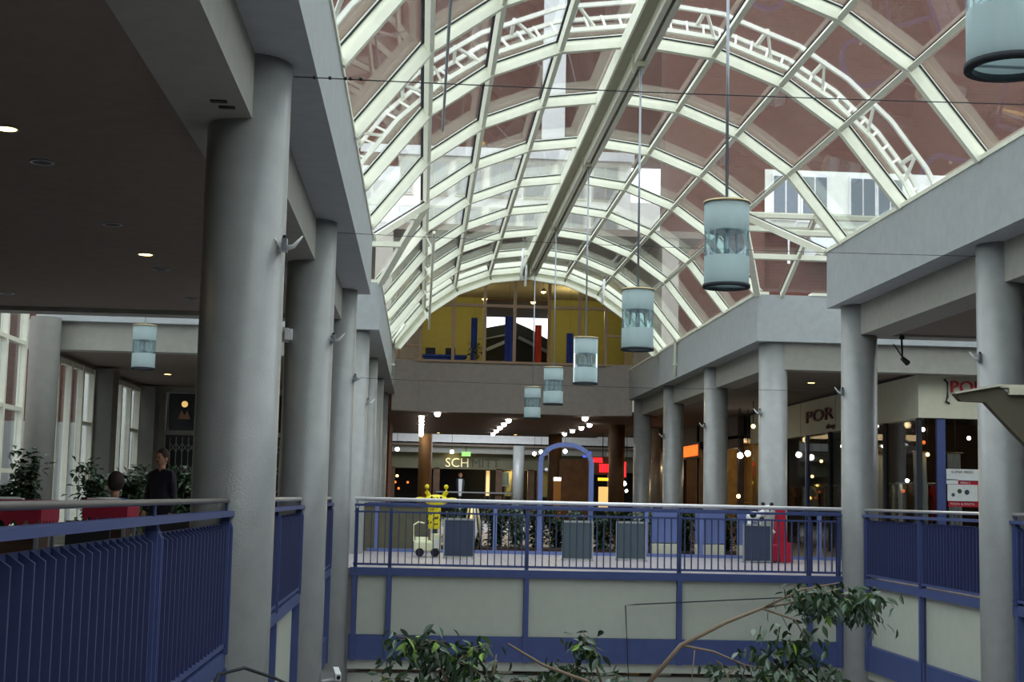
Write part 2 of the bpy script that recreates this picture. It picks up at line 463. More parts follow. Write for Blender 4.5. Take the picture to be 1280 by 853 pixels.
cross_edge(-7.85, XL-1.15, 'trim_11', 'pale fascia and beam across the left transept')
cross_edge(XR+1.15, 14.5, 'trim_12', 'pale fascia and beam across the right transept')
new('ceiling', MB().box(-7.9, -1.86, -2, YN-.18, 4.12, 4.2), 'ceiling_paint', kind='structure', label='dark gallery ceiling with round downlights at the left')
new('ceiling', MB().box(-7.9, -1.86, YF+.5, 41, 4.1, 4.18), 'ceiling_paint', kind='structure', label='gallery ceiling beyond the left transept')
new('ceiling', MB().box(7.8, 16, -2, YN-.18, 4.09, 4.17), 'ceiling_paint', kind='structure', label='dark gallery ceiling behind the right columns')
new('ceiling', MB().box(7.8, 16, YF+.5, 66, 4.08, 4.16), 'ceiling_paint', kind='structure', label='gallery ceiling over the shops at the right')
new('ceiling', MB().box(-7.9, 8, YE+.3, 66, 4.03, 4.2), 'ceiling_brown', kind='structure', label='low concourse ceiling under the end wall with rows of spotlights')
new('ceiling', MB().box(-7.9, 18, 80, 96, 4.0, 4.2), 'ceiling_paint', kind='structure', label='ceiling of the farthest shops')
new('ceiling', MB().box(-7.9, 18, 66, 80, 6.0, 6.2), 'white_paint', kind='structure', label='raised pale ceiling over the far court')
new('wall_left', MB().box(-8.1, -7.9, -2, 25.0, 0, 4.2).box(-8.1, -7.9, 41, 96, 0, 6).box(-8.1, -7.9, 25, 41, -.3, .25).box(-8.1, -7.9, 29.7, 41, 4.0, 4.6), 'beam_paint', kind='structure', label='outer wall of the left gallery')
new('wall_right', MB().box(16, 16.2, -2, 96, -4.4, 6), 'beam_paint', kind='structure', label='outer wall of the right gallery')
new('wall_back', MB().box(-8.1, 16.2, -2.4, -2.2, -4.4, 8), 'beam_paint', kind='structure', label='wall behind the viewer')
new('wall_front', MB().box(-8.1, 18, 96, 96.2, -4.4, 8), 'dark_brown', kind='structure', label='dark wall at the far end of the concourse')
new('wall_lower', MB().box(-1.2, 7.2, 31.0, 31.2, -4.4, -.3), 'wood_brown', kind='structure', label='brown wall under the bridge')
new('trim_13', MB().box(-1.1, 7.1, 30.6, 30.95, -2.0, -1.75).box(-1.1, 7.1, 24.1, 24.3, -1.9, -1.7), 'cream_panel', kind='structure', label='cream ledge below the bridge')
# lower level shop panels glimpsed beneath the bridge
for i, (x, w, m) in enumerate([(-.75, .35, 'wood_orange'), (1.9, .3, 'shop_cream'), (4.0, .35, 'shop_cream'), (4.6, .25, 'wood_orange'), (5.2, .4, 'shop_cream')]):
    new('shop_panel', MB().box(x-w/2, x+w/2, 30.7, 30.9, -4.4, -2.0), m, kind='structure', label=['orange wooden panel under the left end of the bridge', 'cream panel under the bridge behind the ficus', 'cream panel under the bridge near the bare branch', 'orange panel under the right half of the bridge', 'cream panel under the bridge beside the leafy branch'][i])

# end wall with glazed screen
ew = root('wall_end', label='taupe wall closing the vault above the concourse', kind='structure')
new('wall_panel', MB().box(-.18, 6.15, YE, YE+.3, 4.03, 5.74), 'endwall_paint', ew)
new('side_panel', MB().quadbox([(XL-.1, YE-.45, 4.03), (-.18, YE, 4.03), (-.18, YE+.3, 4.03), (XL-.1, YE+.3, 4.03), (XL-.1, YE-.45, 5.74), (-.18, YE, 5.74), (-.18, YE+.3, 5.74), (XL-.1, YE+.3, 5.74)]), 'endwall_paint', ew)
new('side_panel', MB().quadbox([(6.15, YE, 4.03), (XR+.1, YE-.45, 4.03), (XR+.1, YE+.3, 4.03), (6.15, YE+.3, 4.03), (6.15, YE, 5.74), (XR+.1, YE-.45, 5.74), (XR+.1, YE+.3, 5.74), (6.15, YE+.3, 5.74)]), 'endwall_paint', ew)
new('upper_wall', MB().box(-1.5, -1.0, 42.0, YE, ZT, 9.2), 'endwall_paint', ew)
new('upper_wall', MB().box(7.0, 7.5, 42.0, YE, ZT, 9.2), 'endwall_paint', ew)
wn = root('window_1', label='tall timber framed window of the room above the concourse', kind='structure')
new('sill', MB().box(XL, XR, YE-.1, YE+.15, 5.70, 5.78), 'wood_frame', wn)
mx = [-.85, -.13, .97, 2.02, 3.05, 4.22, 5.26, 6.16, 6.86]
for i, x in enumerate(mx):
    new('mullion', MB().box(x-.05, x+.05, YE-.05, YE+.08, 5.78, 9.0), 'wood_orange' if i == 5 else 'wood_frame', wn)
new('transom', MB().box(-.13, 6.16, YE-.04, YE+.07, 7.62, 7.72), 'wood_frame', wn)
for x0, x1, zz in [(-.85, -.13, 6.9), (-.85, -.13, 6.25), (6.16, 6.86, 6.75), (6.16, 6.86, 7.62)]:
    new('transom', MB().box(x0, x1, YE-.04, YE+.07, zz-.04, zz+.04), 'wood_frame', wn)
for x0, x1 in zip(mx[:-1], mx[1:]):
    for z0, z1 in ((5.78, 7.62), (7.72, 9.0)):
        new('pane', MB().box(x0+.05, x1-.05, YE, YE+.012, z0, z1), 'screen_glass', wn)
# upper room
new('floor', MB().box(-2, 8, YE+.3, 61.5, 5.5, 5.7), 'wood_brown', kind='structure', label='floor of the lit upper room')
new('ceiling', MB().box(-2.2, 8.2, 41.9, 62, 9.0, 9.2), 'ceiling_paint', kind='structure', label='solid ceiling beyond the end of the glass vault')
uw = root('wall_room', label='yellow lit walls of the upper room', kind='structure')
new('wall_panel', MB().box(-.1, 2.42, 56, 56.2, 5.7, 9), 'yellow_wall', uw)
new('wall_panel', MB().box(4.95, 8, 56, 56.2, 5.7, 9), 'yellow_wall', uw)
new('wall_panel', MB().box(2.42, 4.95, 56, 56.2, 8.92, 9), 'dark_brown', uw)
new('wall_panel', MB().box(7.9, 8.1, YE+.3, 56, 5.7, 9), 'yellow_wall', uw)
hr = root('glazed_hall', (0, 0, 0), label='arched dark roof of a hall seen through the upper room', cat='building')
new('roof', MB().prism([(1.9, 5.7), (6.6, 5.7), (6.6, 7.5), (5.4, 8.15), (4.6, 8.6), (4.0, 8.85), (3.0, 8.65), (1.9, 8.4)], 62.5, 63.5), 'hall_roof', hr)
new('gutter', MB().beam((2.7, 62.45, 7.6), (4.0, 62.45, 8.2), .05, .14).beam((4.1, 62.45, 8.2), (5.6, 62.45, 7.5), .05, .14).beam((2.7, 62.45, 6.8), (4.0, 62.45, 7.3), .05, .10).beam((2.7, 62.45, 8.1), (4.0, 62.45, 8.4), .05, .06), 'board_frame', hr)
for i, (x, y, z, m, w, hh, lb) in enumerate([(1.75, 50.5, 6.0, 'banner_blue', .22, 1.5, 'deep blue banner hanging left in the upper room window'), (2.98, 50.5, 5.9, 'banner_blue', .3, 1.7, 'wide deep blue banner at the middle of the upper room'),
                           (4.02, 50.5, 5.85, 'banner_red', .24, 1.45, 'orange red banner hanging in the upper room window'), (5.15, 50.5, 5.85, 'banner_blue', .24, 1.2, 'blue banner at the right of the upper room')]):
    b = root('hanging_banner', label=lb, cat='banner')
    fm = MB(); k = 6
    for j in range(k):
        a0 = x-w/2+w*j/k; a1 = a0+w/k; d0 = .03*(j % 2); d1 = .03*((j+1) % 2)
        fm.quadbox([(a0, y+d0, z), (a1, y+d1, z), (a1, y+d1+.01, z), (a0, y+d0+.01, z), (a0, y+d0, z+hh), (a1, y+d1, z+hh), (a1, y+d1+.01, z+hh), (a0, y+d0+.01, z+hh)])
    new('cloth', fm, m, b); new('pole', MB().tube([(x-w/2, y, z+hh), (x+w/2, y, z+hh)], .015, 6), 'lamp_metal', b)
    new('cord', MB().tube([(x, y, z+hh), (x, y, 9.0)], .004, 5), 'dark', b)
tb = root('long_counter', label='dark counter with blue cloth in the left upper room window', cat='counter')
new('top', MB().box(-.05, 1.5, 50, 50.8, 6.05, 6.12), 'blue_cloth', tb); new('body', MB().box(0, 1.45, 50.1, 50.7, 5.7, 6.05), 'blue_cloth', tb)
for x in (.05, .75): new('screen', MB().box(x, x+.35, 50.3, 50.36, 6.12, 6.38), 'dark', tb)


def leafy(name, loc, n, rad, h, size, label, cat='plant', m='plant_green', group=None, pot=None, stems=5, seed=0, pieces=None):
    rnd = random.Random(seed)
    r = root(name, loc, label=label, cat=cat, group=group)
    if pot:
        new('pot', MB().lathe([(pot*.7, 0), (pot, pot*1.5), (pot*1.05, pot*1.6), (pot*.9, pot*1.6)], 16), 'dark_brown', r, smooth=True)
    z0 = pot*1.5 if pot else 0
    st = MB(); tips = []
    for i in range(stems):
        a = rnd.uniform(0, 2*PI); q = rnd.uniform(.2, .8)*rad
        p = (math.cos(a)*q, math.sin(a)*q, z0+h*rnd.uniform(.7, 1)); tips.append(p)
        st.tube([(0, 0, z0), (p[0]*.4, p[1]*.4, z0+(p[2]-z0)*.5), p], [.015, .01, .004], 5)
    new('stem', st, 'bark', r)
    lm = MB()
    for i in range(n):
        t = rnd.choice(tips); k = rnd.uniform(.25 if pot else .02, 1.05)
        c = Vector((t[0]*k+rnd.gauss(0, rad*.28), t[1]*k+rnd.gauss(0, rad*.28), z0+(t[2]-z0)*k+rnd.gauss(0, h*.05)))
        d = Vector((rnd.gauss(0, 1), rnd.gauss(0, 1), rnd.gauss(.1, .6))).normalized(); s_ = d.cross(Vector((0, 0, 1))).normalized()*size*.28
        e = c+d*size; mid = c+d*size*.5+Vector((0, 0, size*.12))
        lm.quad(c, mid+s_, e-Vector((0, 0, size*.1)), mid-s_)
    new('foliage', lm, m, r, kind='stuff')
    return r


leafy('potted_plant', (1.75, 49.4, 5.7), 60, .35, .75, .15, 'small dark plant in the left upper room window', seed=3, pot=.1)

# ---------------------------------------------------------------- glass vault
VC, VR, VX = 3.38, 4.49, 3.0
ANG = [-61, -42.4, -28.4, -14.6, 0, 14.6, 28.4, 42.4, 61]
RIBY = [-.6, 2.4, 5.4, 8.4, 11.4, 14.4, 17.4, 20.4, 23.4, 26.45, 29.6, 32.65, 35.7, 38.75, 41.8]


def VP(a, y, dr=0):
    t = math.radians(a); return Vector((VX+(VR+dr)*math.sin(t), y, VC+(VR+dr)*math.cos(t)))


vault = root('window_2', label='glass barrel vault with cream steel ribs over the atrium', kind='structure')


def up_at(a): t = math.radians(a); return (math.sin(t), 0, math.cos(t))


for yi, y in enumerate(RIBY):
    mid = y == 26.45
    rm = MB(); gm = MB()
    for a, b in zip(ANG[:-1], ANG[1:]):
        if mid and (a < -43 or b > 43): continue
        u = up_at((a+b)/2)
        rm.beam(VP(a, y), VP(b, y), .11, .10, u)          # inner flange
        rm.beam(VP(a, y, .10), VP(b, y, .10), .05, .12, u)   # web
        gm.beam(VP(a, y, .13), VP(b, y, .13), .078, .022, u)  # black gasket
    for a in ANG[1:-1]: rm.ball(VP(a, y), .06, 8)
    new('rib', rm, 'roof_frame', vault); new('gasket', gm, 'gasket', vault)
    if yi == len(RIBY)-1:
        rm = MB()
        for a, b in zip(ANG[:-1], ANG[1:]): rm.beam(VP(a, y+.05, -.22), VP(b, y+.05, -.22), .12, .10, up_at((a+b)/2)).beam(VP(a, y+.12, .05), VP(b, y+.12, .05), .05, .5, up_at((a+b)/2))
        new('end_rib', rm, 'roof_frame', vault)
for a in ANG[1:-1]:
    if a == 0: continue
    u = up_at(a)
    new('purlin', MB().beam(VP(a, RIBY[0], .02), VP(a, RIBY[-1], .02), .075, .10, u), 'roof_frame', vault)
    new('gasket', MB().beam(VP(a, RIBY[0], .12), VP(a, RIBY[-1], .12), .09, .02, u), 'gasket', vault)
new('ridge_beam', MB().box(VX-.22, VX+.12, RIBY[0], RIBY[-1], 7.70, 7.92), 'ridge_shade_paint', vault)
new('ridge_rail', MB().box(VX-.06, VX-.01, RIBY[0], 40.5, 7.54, 7.70).box(VX+.08, VX+.12, RIBY[0], 40.5, 7.54, 7.70).box(VX-.07, VX+.01, RIBY[0], 40.5, 7.50, 7.53).box(VX+.06, VX+.14, RIBY[0], 40.5, 7.50, 7.53), 'window_cream', vault)
new('ridge_flange', MB().box(VX-.25, VX-.22, RIBY[0], RIBY[-1], 7.68, 7.93), 'roof_frame', vault)
for y0, y1 in zip(RIBY[:-1], RIBY[1:]):
    for a, b in zip(ANG[:-1], ANG[1:]):
        if 23.3 < y0 < 29.5 and (a < -43 or b > 43): continue
        if y0 < 2: continue
        P = [VP(a, y0+.04, .135), VP(b, y0+.04, .135), VP(b, y1-.04, .135), VP(a, y1-.04, .135)]
        Q = [VP(a, y0+.04, .145), VP(b, y0+.04, .145), VP(b, y1-.04, .145), VP(a, y1-.04, .145)]
        new('pane', MB().quadbox(P+Q), 'roof_glass', vault)
# close the glazed strip from the last purlin down between 23.4-24.3 / 29.48-29.6 is covered by the valley beams
# ---- transept vaults
TY = (YN+YF)/2
TA = [-1, -.5, 0, .16, .5, 1]
HW = (YF-YN)/2


def TP(a, x, dr=0):
    return Vector((x, TY+HW*a, 6.70-1.15*abs(a)+dr))


def valley_x(z, sx):
    k = (z-5.55)/(6.70-5.55); k = max(0, min(1, k)); return VX+sx*(3.93-k*.90)


for sx, nm, lab, ribs in ((-1, 'window_3', 'glass roof of the left transept', [-2.4, -4.2, -6.0, -7.8]), (1, 'window_4', 'glass roof of the right transept', [7.45, 9.2, 11.0, 12.8, 14.4])):
    tv = root(nm, label=lab, kind='structure')
    vx = lambda a: valley_x(TP(a, 0).z, sx)
    vm = MB(); gm = MB()
    for a, b in zip(TA[:-1], TA[1:]):
        vm.beam(TP(a, vx(a)), TP(b, vx(b)), .13, .12); gm.beam(TP(a, vx(a), .07), TP(b, vx(b), .07), .05, .02)
    new('valley_beam', vm, 'roof_frame', tv); new('gasket', gm, 'gasket', tv)
    for x in ribs:
        rm = MB(); gm = MB()
        for a, b in zip(TA[:-1], TA[1:]):
            u = (0, .40*(1 if a+b > 0 else -1), .92)
            rm.beam(TP(a, x), TP(b, x), .07, .12, u); gm.beam(TP(a, x, .065), TP(b, x, .065), .08, .02, u)
        new('rib', rm, 'roof_frame', tv); new('gasket', gm, 'gasket', tv)
    for a in TA[1:-1]:
        new('purlin', MB().beam(TP(a, vx(a)), TP(a, ribs[-1]), .13, .10), 'roof_frame', tv)
    xs = [None]+ribs
    for i in range(len(xs)-1):
        for a, b in zip(TA[:-1], TA[1:]):
            xa = vx(a) if xs[i] is None else xs[i]; xb = vx(b) if xs[i] is None else xs[i]; x1 = xs[i+1]
            P = [TP(a, xa, .07), TP(b, xb, .07), TP(b, x1, .07), TP(a, x1, .07)]; Q = [TP(a, xa, .08), TP(b, xb, .08), TP(b, x1, .08), TP(a, x1, .08)]
            new('pane', MB().quadbox(P+Q), 'roof_glass', tv)
# downpipes where the vault ends
for i, (x, y) in enumerate(((XL+.06, 41.2), (XR-.06, 38.9))):
    pr = root('downpipe', label=['cream downpipe on the fascia at the far left end of the vault', 'cream downpipe on the fascia at the far right end of the vault'][i], cat='pipe')
    new('pipe', MB().tube([(x, y, 4.62), (x, y, ZT+.1), (x+(.3 if x < 0 else -.3), y, ZT+.55)], .045, 8), 'roof_frame', pr, smooth=True)
    new('clip', MB().box(x-.06, x+.06, y-.03, y+.03, 4.9, 4.95), 'roof_frame', pr)
# opener shafts along the left purlin
for i, (p, q, lb) in enumerate([((.17, 3, 6.25+.0), (.17, 19.6, 6.25), 'thin dark shaft running under the left side of the vault'), ((.12, 25.5, 5.9), (.12, 40.5, 5.9), 'pale shaft with brackets low on the left side of the vault')]):
    s_ = root('opener_shaft', label=lb, cat='rod')
    new('rod', MB().tube([p, q], .018 if i == 0 else .03, 8), 'lamp_metal' if i == 0 else 'roof_frame', s_)
    bm_ = MB()
    for k in range(4):
        y = p[1]+(q[1]-p[1])*(k+.5)/4
        new('bracket', MB().beam((p[0], y, p[2]), (p[0]-.15, y, p[2]+.28), .03, .03), 'roof_frame', s_)
# pale hanging tubes near the far end of the ridge
for i, (x, y, z0, z1) in enumerate([(2.75, 39.5, 7.05, 7.75), (2.5, 37.5, 6.9, 7.75), (4.9, 39.4, 6.6, 7.3), (3.05, 16.0, 7.2, 7.72), (4.55, 15.3, 7.0, 7.62)]):
    t_ = root('hanging_tube', label=['pale tube hanging beside the far end of the ridge beam', 'second pale tube hanging near the far end of the ridge', 'pale tube hanging by the right purlin at the far end', 'short pale tube hanging from the ridge beam near the top edge', 'short pale tube hanging beside the nearest lantern rod'][i], cat='lamp')
    new('tube', MB().tube([(x, y, z0), (x+.05, y, z1)], .035, 8), 'white_paint', t_, smooth=True)
    new('hook', MB().tube([(x+.05, y, z1), (x+.05, y, z1+.08)], .012, 6), 'lamp_metal', t_)

# ---- gantry arch riding outside the vault
ga = root('maintenance_gantry', label='white arched ladder gantry riding over the outside of the vault', cat='gantry')
GX, GZ = 3.05, 3.5
def GP(a, r, y): t = math.radians(a); return (GX+r*math.sin(t), y, GZ+r*math.cos(t))
ga_ang = [-68, -58, -48, -38, -28, -14, 0, 14, 28, 38, 48, 58, 68]
for r_, y in ((5.0, 20.35), (5.0, 21.0), (4.75, 20.7)):
    m_ = MB()
    for a, b in zip(ga_ang[:-1], ga_ang[1:]): m_.beam(GP(a, r_, y), GP(b, r_, y), .06, .06, up_at((a+b)/2))
    new('rail', m_, 'gantry_white', ga)
m_ = MB()
for a in range(-66, 67, 3): m_.beam(GP(a, 5.0, 21.0), GP(a, 4.75, 20.7), .03, .03)
new('rung', m_, 'gantry_white', ga)
m_ = MB()
for a in range(-66, 67, 11): m_.beam(GP(a, 5.0, 20.35), GP(a, 5.0, 21.0), .05, .05).beam(GP(a, 5.0, 20.35), GP(a+3, 4.75, 20.7), .04, .04)
new('strut', m_, 'gantry_white', ga)
# second gantry part at the left: zigzag truss
gt = root('roof_truss', label='pale zigzag truss outside the left flank of the vault', cat='truss')
m_ = MB()
for r_, y in ((5.25, 15.2), (5.25, 16.4)):
    for a, b in zip(range(-66, -26, 8), range(-58, -18, 8)): m_.beam(GP(a, r_, y), GP(b, r_, y), .06, .06)
new('chord', m_, 'pale_panel', gt)
m_ = MB()
for i, a in enumerate(range(-66, -30, 6)): m_.beam(GP(a, 5.25, 15.2 if i % 2 else 16.4), GP(a+6, 5.25, 16.4 if i % 2 else 15.2), .05, .05)
new('brace', m_, 'pale_panel', gt)

# ---------------------------------------------------------------- lanterns
ln = root('hanging_lantern', (VX, 14.1, 3.34), label='', cat='lamp')
R = .225
new('bottom_rim', MB().lathe([(R-.03, -.012), (R+.012, -.012), (R+.012, .022), (R-.03, .022), (R-.03, -.012)], 32), 'gasket', ln, smooth=True, label='dark ring')
new('top_rim', MB().lathe([(R-.03, .84), (R+.01, .84), (R+.01, .865), (R-.03, .865), (R-.03, .84)], 32), 'brass', ln, smooth=True, label='brass coloured ring')
new('lower_glass', MB().lathe([(R, .02), (R, .30), (R-.006, .30), (R-.006, .02), (R, .02)], 32), 'lantern_frost', ln, smooth=True, label='frosted glass band')
new('middle_glass', MB().lathe([(R, .30), (R, .56), (R-.006, .56), (R-.006, .30), (R, .30)], 32), 'lantern_clear', ln, smooth=True, label='clear glass band')
new('upper_glass', MB().lathe([(R, .56), (R, .84), (R-.006, .84), (R-.006, .56), (R, .56)], 32), 'lantern_frost', ln, smooth=True, label='frosted glass band')
new('inner_disc', MB().lathe([(.17, .55), (.17, .565), (.02, .58), (.02, .55), (.17, .55)], 24), 'lamp_metal', ln)
bm_ = MB()
for k in range(3):
    t = 2*PI*k/3+.4; bm_.tube([(math.cos(t)*.11, math.sin(t)*.11, .55), (math.cos(t)*.13, math.sin(t)*.13, .36)], .016, 8)
new('bulb', bm_, 'lamp_metal', ln)
new('stem_tube', MB().tube([(0, 0, .30), (0, 0, .56)], .03, 10).tube([(0, 0, .56), (0, 0, .9)], .012, 8), 'lamp_metal', ln, smooth=True)
new('cap_bar', MB().box(-R, R, -.012, .012, .845, .86).box(-.012, .012, -R, R, .845, .86).box(-R, R, -.006, .006, -.005, .008), 'lamp_metal', ln)
rods = MB()
for k in range(4):
    t = PI/4+PI/2*k; rods.tube([(math.cos(t)*(R-.012), math.sin(t)*(R-.012), 0), (math.cos(t)*(R-.012), math.sin(t)*(R-.012), .85)], .006, 6)
new('side_rod', rods, 'handrail_metal', ln)
new('hanging_rod', MB().tube([(0, 0, .86), (0, 0, 4.17)], .016, 8), 'lamp_metal', ln, smooth=True)
new('trolley_hook', MB().box(-.05, .05, -.06, .06, 4.10, 4.18).beam((-.10, 0, 4.0), (-.12, 0, 4.3), .03, .03), 'ridge_shade_paint', ln)
LL = ['large glass lantern on a long rod in front of the right brick wall', 'second glass lantern hanging left of and beyond the largest one', 'bright rodded glass lantern hanging against the end wall window edge',
      'fourth glass lantern hanging against the taupe end wall', 'smallest and lowest looking glass lantern against the end wall', 'glass lantern cut off in the top right corner', 'glass lantern hanging in the left transept near the tall windows']
lan = [ln]
for k in range(6): lan.append(copy_tree(ln))
for o, lb, p in zip(lan, LL, [(VX, 14.1, 3.34), (VX, 20.05, 3.31), (VX, 26.5, 3.33), (VX, 33.0, 3.36), (VX, 39.2, 3.37), (VX, 7.1, 3.47), (-5.5, 28.6, 3.56)]):
    o.location = p; o['label'] = lb; o['group'] = 'cylindrical glass lanterns on long rods'
for ch in lan[6].children:
    if ch.name.startswith('hanging_rod'):
        ch.data = MB().tube([(0, 0, .86), (0, 0, 3.0)], .014, 8).mesh('hanging_rod', 'lamp_metal')
    if ch.name.startswith('trolley_hook'): ch.location = (0, 0, -1.15)
# lit side rods of the third one
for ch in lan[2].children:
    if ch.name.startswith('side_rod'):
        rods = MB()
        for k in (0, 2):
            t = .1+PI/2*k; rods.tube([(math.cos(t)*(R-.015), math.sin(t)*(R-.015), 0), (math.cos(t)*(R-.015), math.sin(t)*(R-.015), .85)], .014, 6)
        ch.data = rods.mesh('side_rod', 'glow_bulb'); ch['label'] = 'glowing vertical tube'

# ---------------------------------------------------------------- recessed lights
dl = MB().lathe([(.085, 0), (.11, 0), (.11, -.012), (.085, -.012), (.085, 0)], 20).mesh('ring', 'lamp_metal', True)
dk = MB().lathe([(.083, -.004), (.083, -.001)], 16)


def downlight(x, y, z, m, lab, grp, sc=1):
    r = root('ceiling_light', (x, y, z), label=lab, cat='lamp', group=grp)
    a = link('ring', dl, r); b = link('lens', dmesh(m), r); r.scale = (sc, sc, sc)
    return r


_dm = {}


def dmesh(m):
    if m == 'glow_white' and m not in _dm: _dm[m] = MB().ball((0, 0, -.03), .07, 12).mesh('lens', m)
    if m not in _dm: _dm[m] = MB().lathe([(.083, -.010), (.083, -.002)], 16).mesh('lens', m)
    return _dm[m]


g1 = 'round downlights in the dark gallery ceiling'
for x, y, m, lb in [(-3.47, 11.8, 'glow_warm', 'lit yellow downlight at the left edge of the dark ceiling'), (-3.49, 13.0, 'dark', 'unlit round downlight just beyond the nearest lit one'), (-3.49, 16.0, 'dark', 'unlit round downlight midway along the dark ceiling'),
                    (-3.5, 18.0, 'glow_warm', 'lit orange downlight in the middle of the dark ceiling'), (-3.52, 19.2, 'dark', 'unlit downlight just beyond the lit orange one'), (-3.56, 22.1, 'dark', 'unlit downlight nearest the ceiling edge'), (-6.34, 22.1, 'dark', 'unlit downlight at the far left of the dark ceiling')]:
    downlight(x, y, 4.12, m, lb, g1)
downlight(-6.4, 36.5, 4.1, 'glow_warm', 'lit downlight beyond the left transept lantern', g1)
g2 = 'white spotlights in rows under the end wall'
rows = [('left', [(-.02, 51.2+i*2.9) for i in range(6)]), ('middle', [(3.12, 51.9+i*2.8) for i in range(5)]), ('right', [(6.27, 53.7), (6.22, 56.0), (6.15, 58.6), (6.1, 61.4)])]
for nm_, pts in rows:
    for i, (x, y) in enumerate(pts):
        downlight(x, y, 4.03, 'glow_white', ('%s spotlight in the %s row under the end wall' % (['nearest', 'second', 'third', 'fourth', 'fifth', 'sixth'][i], nm_)), g2, 1.4)
downlight(.52, 48.9, 4.03, 'glow_white', 'single white spotlight right of the left row', g2, 1.5)
downlight(5.6, 49.3, 4.03, 'glow_white', 'single white spotlight left of the right row', g2, 1.5)
g3 = 'small warm lamps in the concourse ceiling'
for x, y, lb in [(.75, 64.5, 'warm lamp right of the orange column top'), (4.2, 64.5, 'warm lamp near the pale strip beyond the middle row'), (6.35, 63.5, 'warm lamp above the blue arch'), (8.0, 60, 'warm lamp right of the blue arch top')]:
    downlight(x, y, 4.03, 'glow_warm', lb, g3)
for x, y, lb in [(9.2, 33.6, 'yellow lamp beside the bright transept column'), (9.2, 45.5, 'small lamp between the right columns'), (8.7, 55, 'faint lamp deep between the right columns')]:
    downlight(x, y, 4.08, 'glow_warm', lb, g3)
g4 = 'amber ceiling lamps in the upper room'
for x, y, z, lb in [(2.05, 49.5, 8.05, 'left amber lamp in the upper room window'), (3.75, 49.6, 8.0, 'middle amber lamp in the upper room window'), (4.1, 49.6, 8.38, 'highest amber lamp in the upper room window')]:
    r = root('pendant_lamp', (x, y, z), label=lb, cat='lamp', group=g4)
    new('shade', MB().lathe([(.03, .12), (.11, .02), (.12, 0), (.10, 0)], 14), 'brass', r, smooth=True); new('bulb', MB().ball((0, 0, -.01), .085, 10, (1, 1, .6)), 'glow_warm', r); new('cord', MB().tube([(0, 0, .1), (0, 0, 9-z)], .006, 5), 'dark', r)

# ---------------------------------------------------------------- brackets and wires
def bracket(x, y, z, sx, lab):
    r = root('cable_bracket', (x, y, z), label=lab, cat='bracket', group='small wing shaped cable brackets on the columns')
    new('plate', MB().box(-.02, .02, -.05, .05, -.05, .05), 'lamp_metal', r)
    w = MB()
    for s_ in (-1, 1):
        w.tube([(sx*.02, 0, -.02), (sx*.02+s_*.05, -.02, -.01), (sx*.02+s_*.12, -.04, .07)], [.022, .018, .006], 8)
    new('wing', w, 'white_paint', r, smooth=True); new('tip', MB().ball((sx*.0, -.03, .06), .018, 8), 'dark', r)


for x, y, z, lb in [(-1.10, 11.1, 3.10, 'bracket on the biggest left column under the beam'), (-1.12, 17.8, 3.10, 'bracket on the second left column'), (-1.12, 23.8, 3.10, 'bracket on the left column at the bridge end'), (-1.12, 29.8, 3.1, 'bracket on the left column at the transept corner')]:
    bracket(x, y, z, 1, lb)
for y, lb in [(17.85, 'bracket on the rightmost column below the beam'), (23.85, 'bracket on the column at the right end of the bridge'), (29.8, 'bracket on the bright transept corner column'), (35.7, 'bracket on the fourth right column'), (41.8, 'bracket on the fifth right column')]:
    bracket(7.06, y, 3.1, -1, lb)


def wire(pts, r, lab, beads=None, m='gasket'):
    w = root('wire', label=lab, cat='cable')
    new('strand', MB().tube(pts, r, 5), m, w)
    if beads:
        for p in beads: new('bead', MB().ball(p, .016, 6), 'dark', w)
    return w


def lerp(p, q, t): return tuple(a+(b-a)*t for a, b in zip(p, q))
def sag(p, q, s_, n=12): return [(lambda a: (a[0], a[1], a[2]-s_*4*t*(1-t)))(lerp(p, q, t)) for t in [i/n for i in range(n+1)]]


p, q = (-1.1, 11.3, 4.50), (7.05, 11.9, 4.72)
wire(sag(p, q, .03), .005, 'thin wire with dark beads crossing the vault from the biggest column', [lerp(p, q, t) for t in (.02, .035, .05, .055, .065)])
p, q = (-1.12, 17.9, 4.45), (7.06, 17.9, 4.42)
wire(sag(p, q, .03), .0035, 'thin wire crossing the vault from the second left column')
p, q = (-1.12, 23.9, 3.12), (7.06, 23.9, 3.12)
wire(sag(p, q, .04), .0035, 'thin wire crossing at bracket height above the bridge')
wire([(3.5, 23.8, -1.95), (3.42, 23.8, -.52), (3.6, 23.8, -.5), (6.3, 23.8, -.33), (6.98, 23.74, -.30)], .010, 'black cable looping across the bridge parapet')
wire([(7.30, 20.6, -.1), (7.30, 20.62, -.7), (7.30, 20.6, -1.3)], .010, 'black cable hanging on the right parapet')
wire([(-1.36, 9.6, -.35), (-1.36, 10.3, -.07), (-1.22, 10.6, -.06), (-1.02, 10.9, -.17), (-.98, 13.5, -.62), (-1.06, 16, -.93)], .013, 'black cable drooping past the foot of the biggest column')
# security camera
sc_ = root('security_camera', (-1.02, 18.4, -1.05), label='white box camera on the column below the bridge end', cat='camera')
new('housing', MB().quadbox([(0, 0, .02), (.07, 0, .02), (.12, -.25, -.04), (.05, -.25, -.04), (0, 0, .1), (.07, 0, .1), (.12, -.25, .04), (.05, -.25, .04)]), 'white_paint', sc_)
new('arm', MB().tube([(-.13, .02, -.08), (.02, 0, -.05), (.03, -.05, .02)], .015, 8), 'white_paint', sc_); new('lens', MB().tube([(.085, -.25, 0), (.09, -.265, 0)], .025, 10), 'dark', sc_)
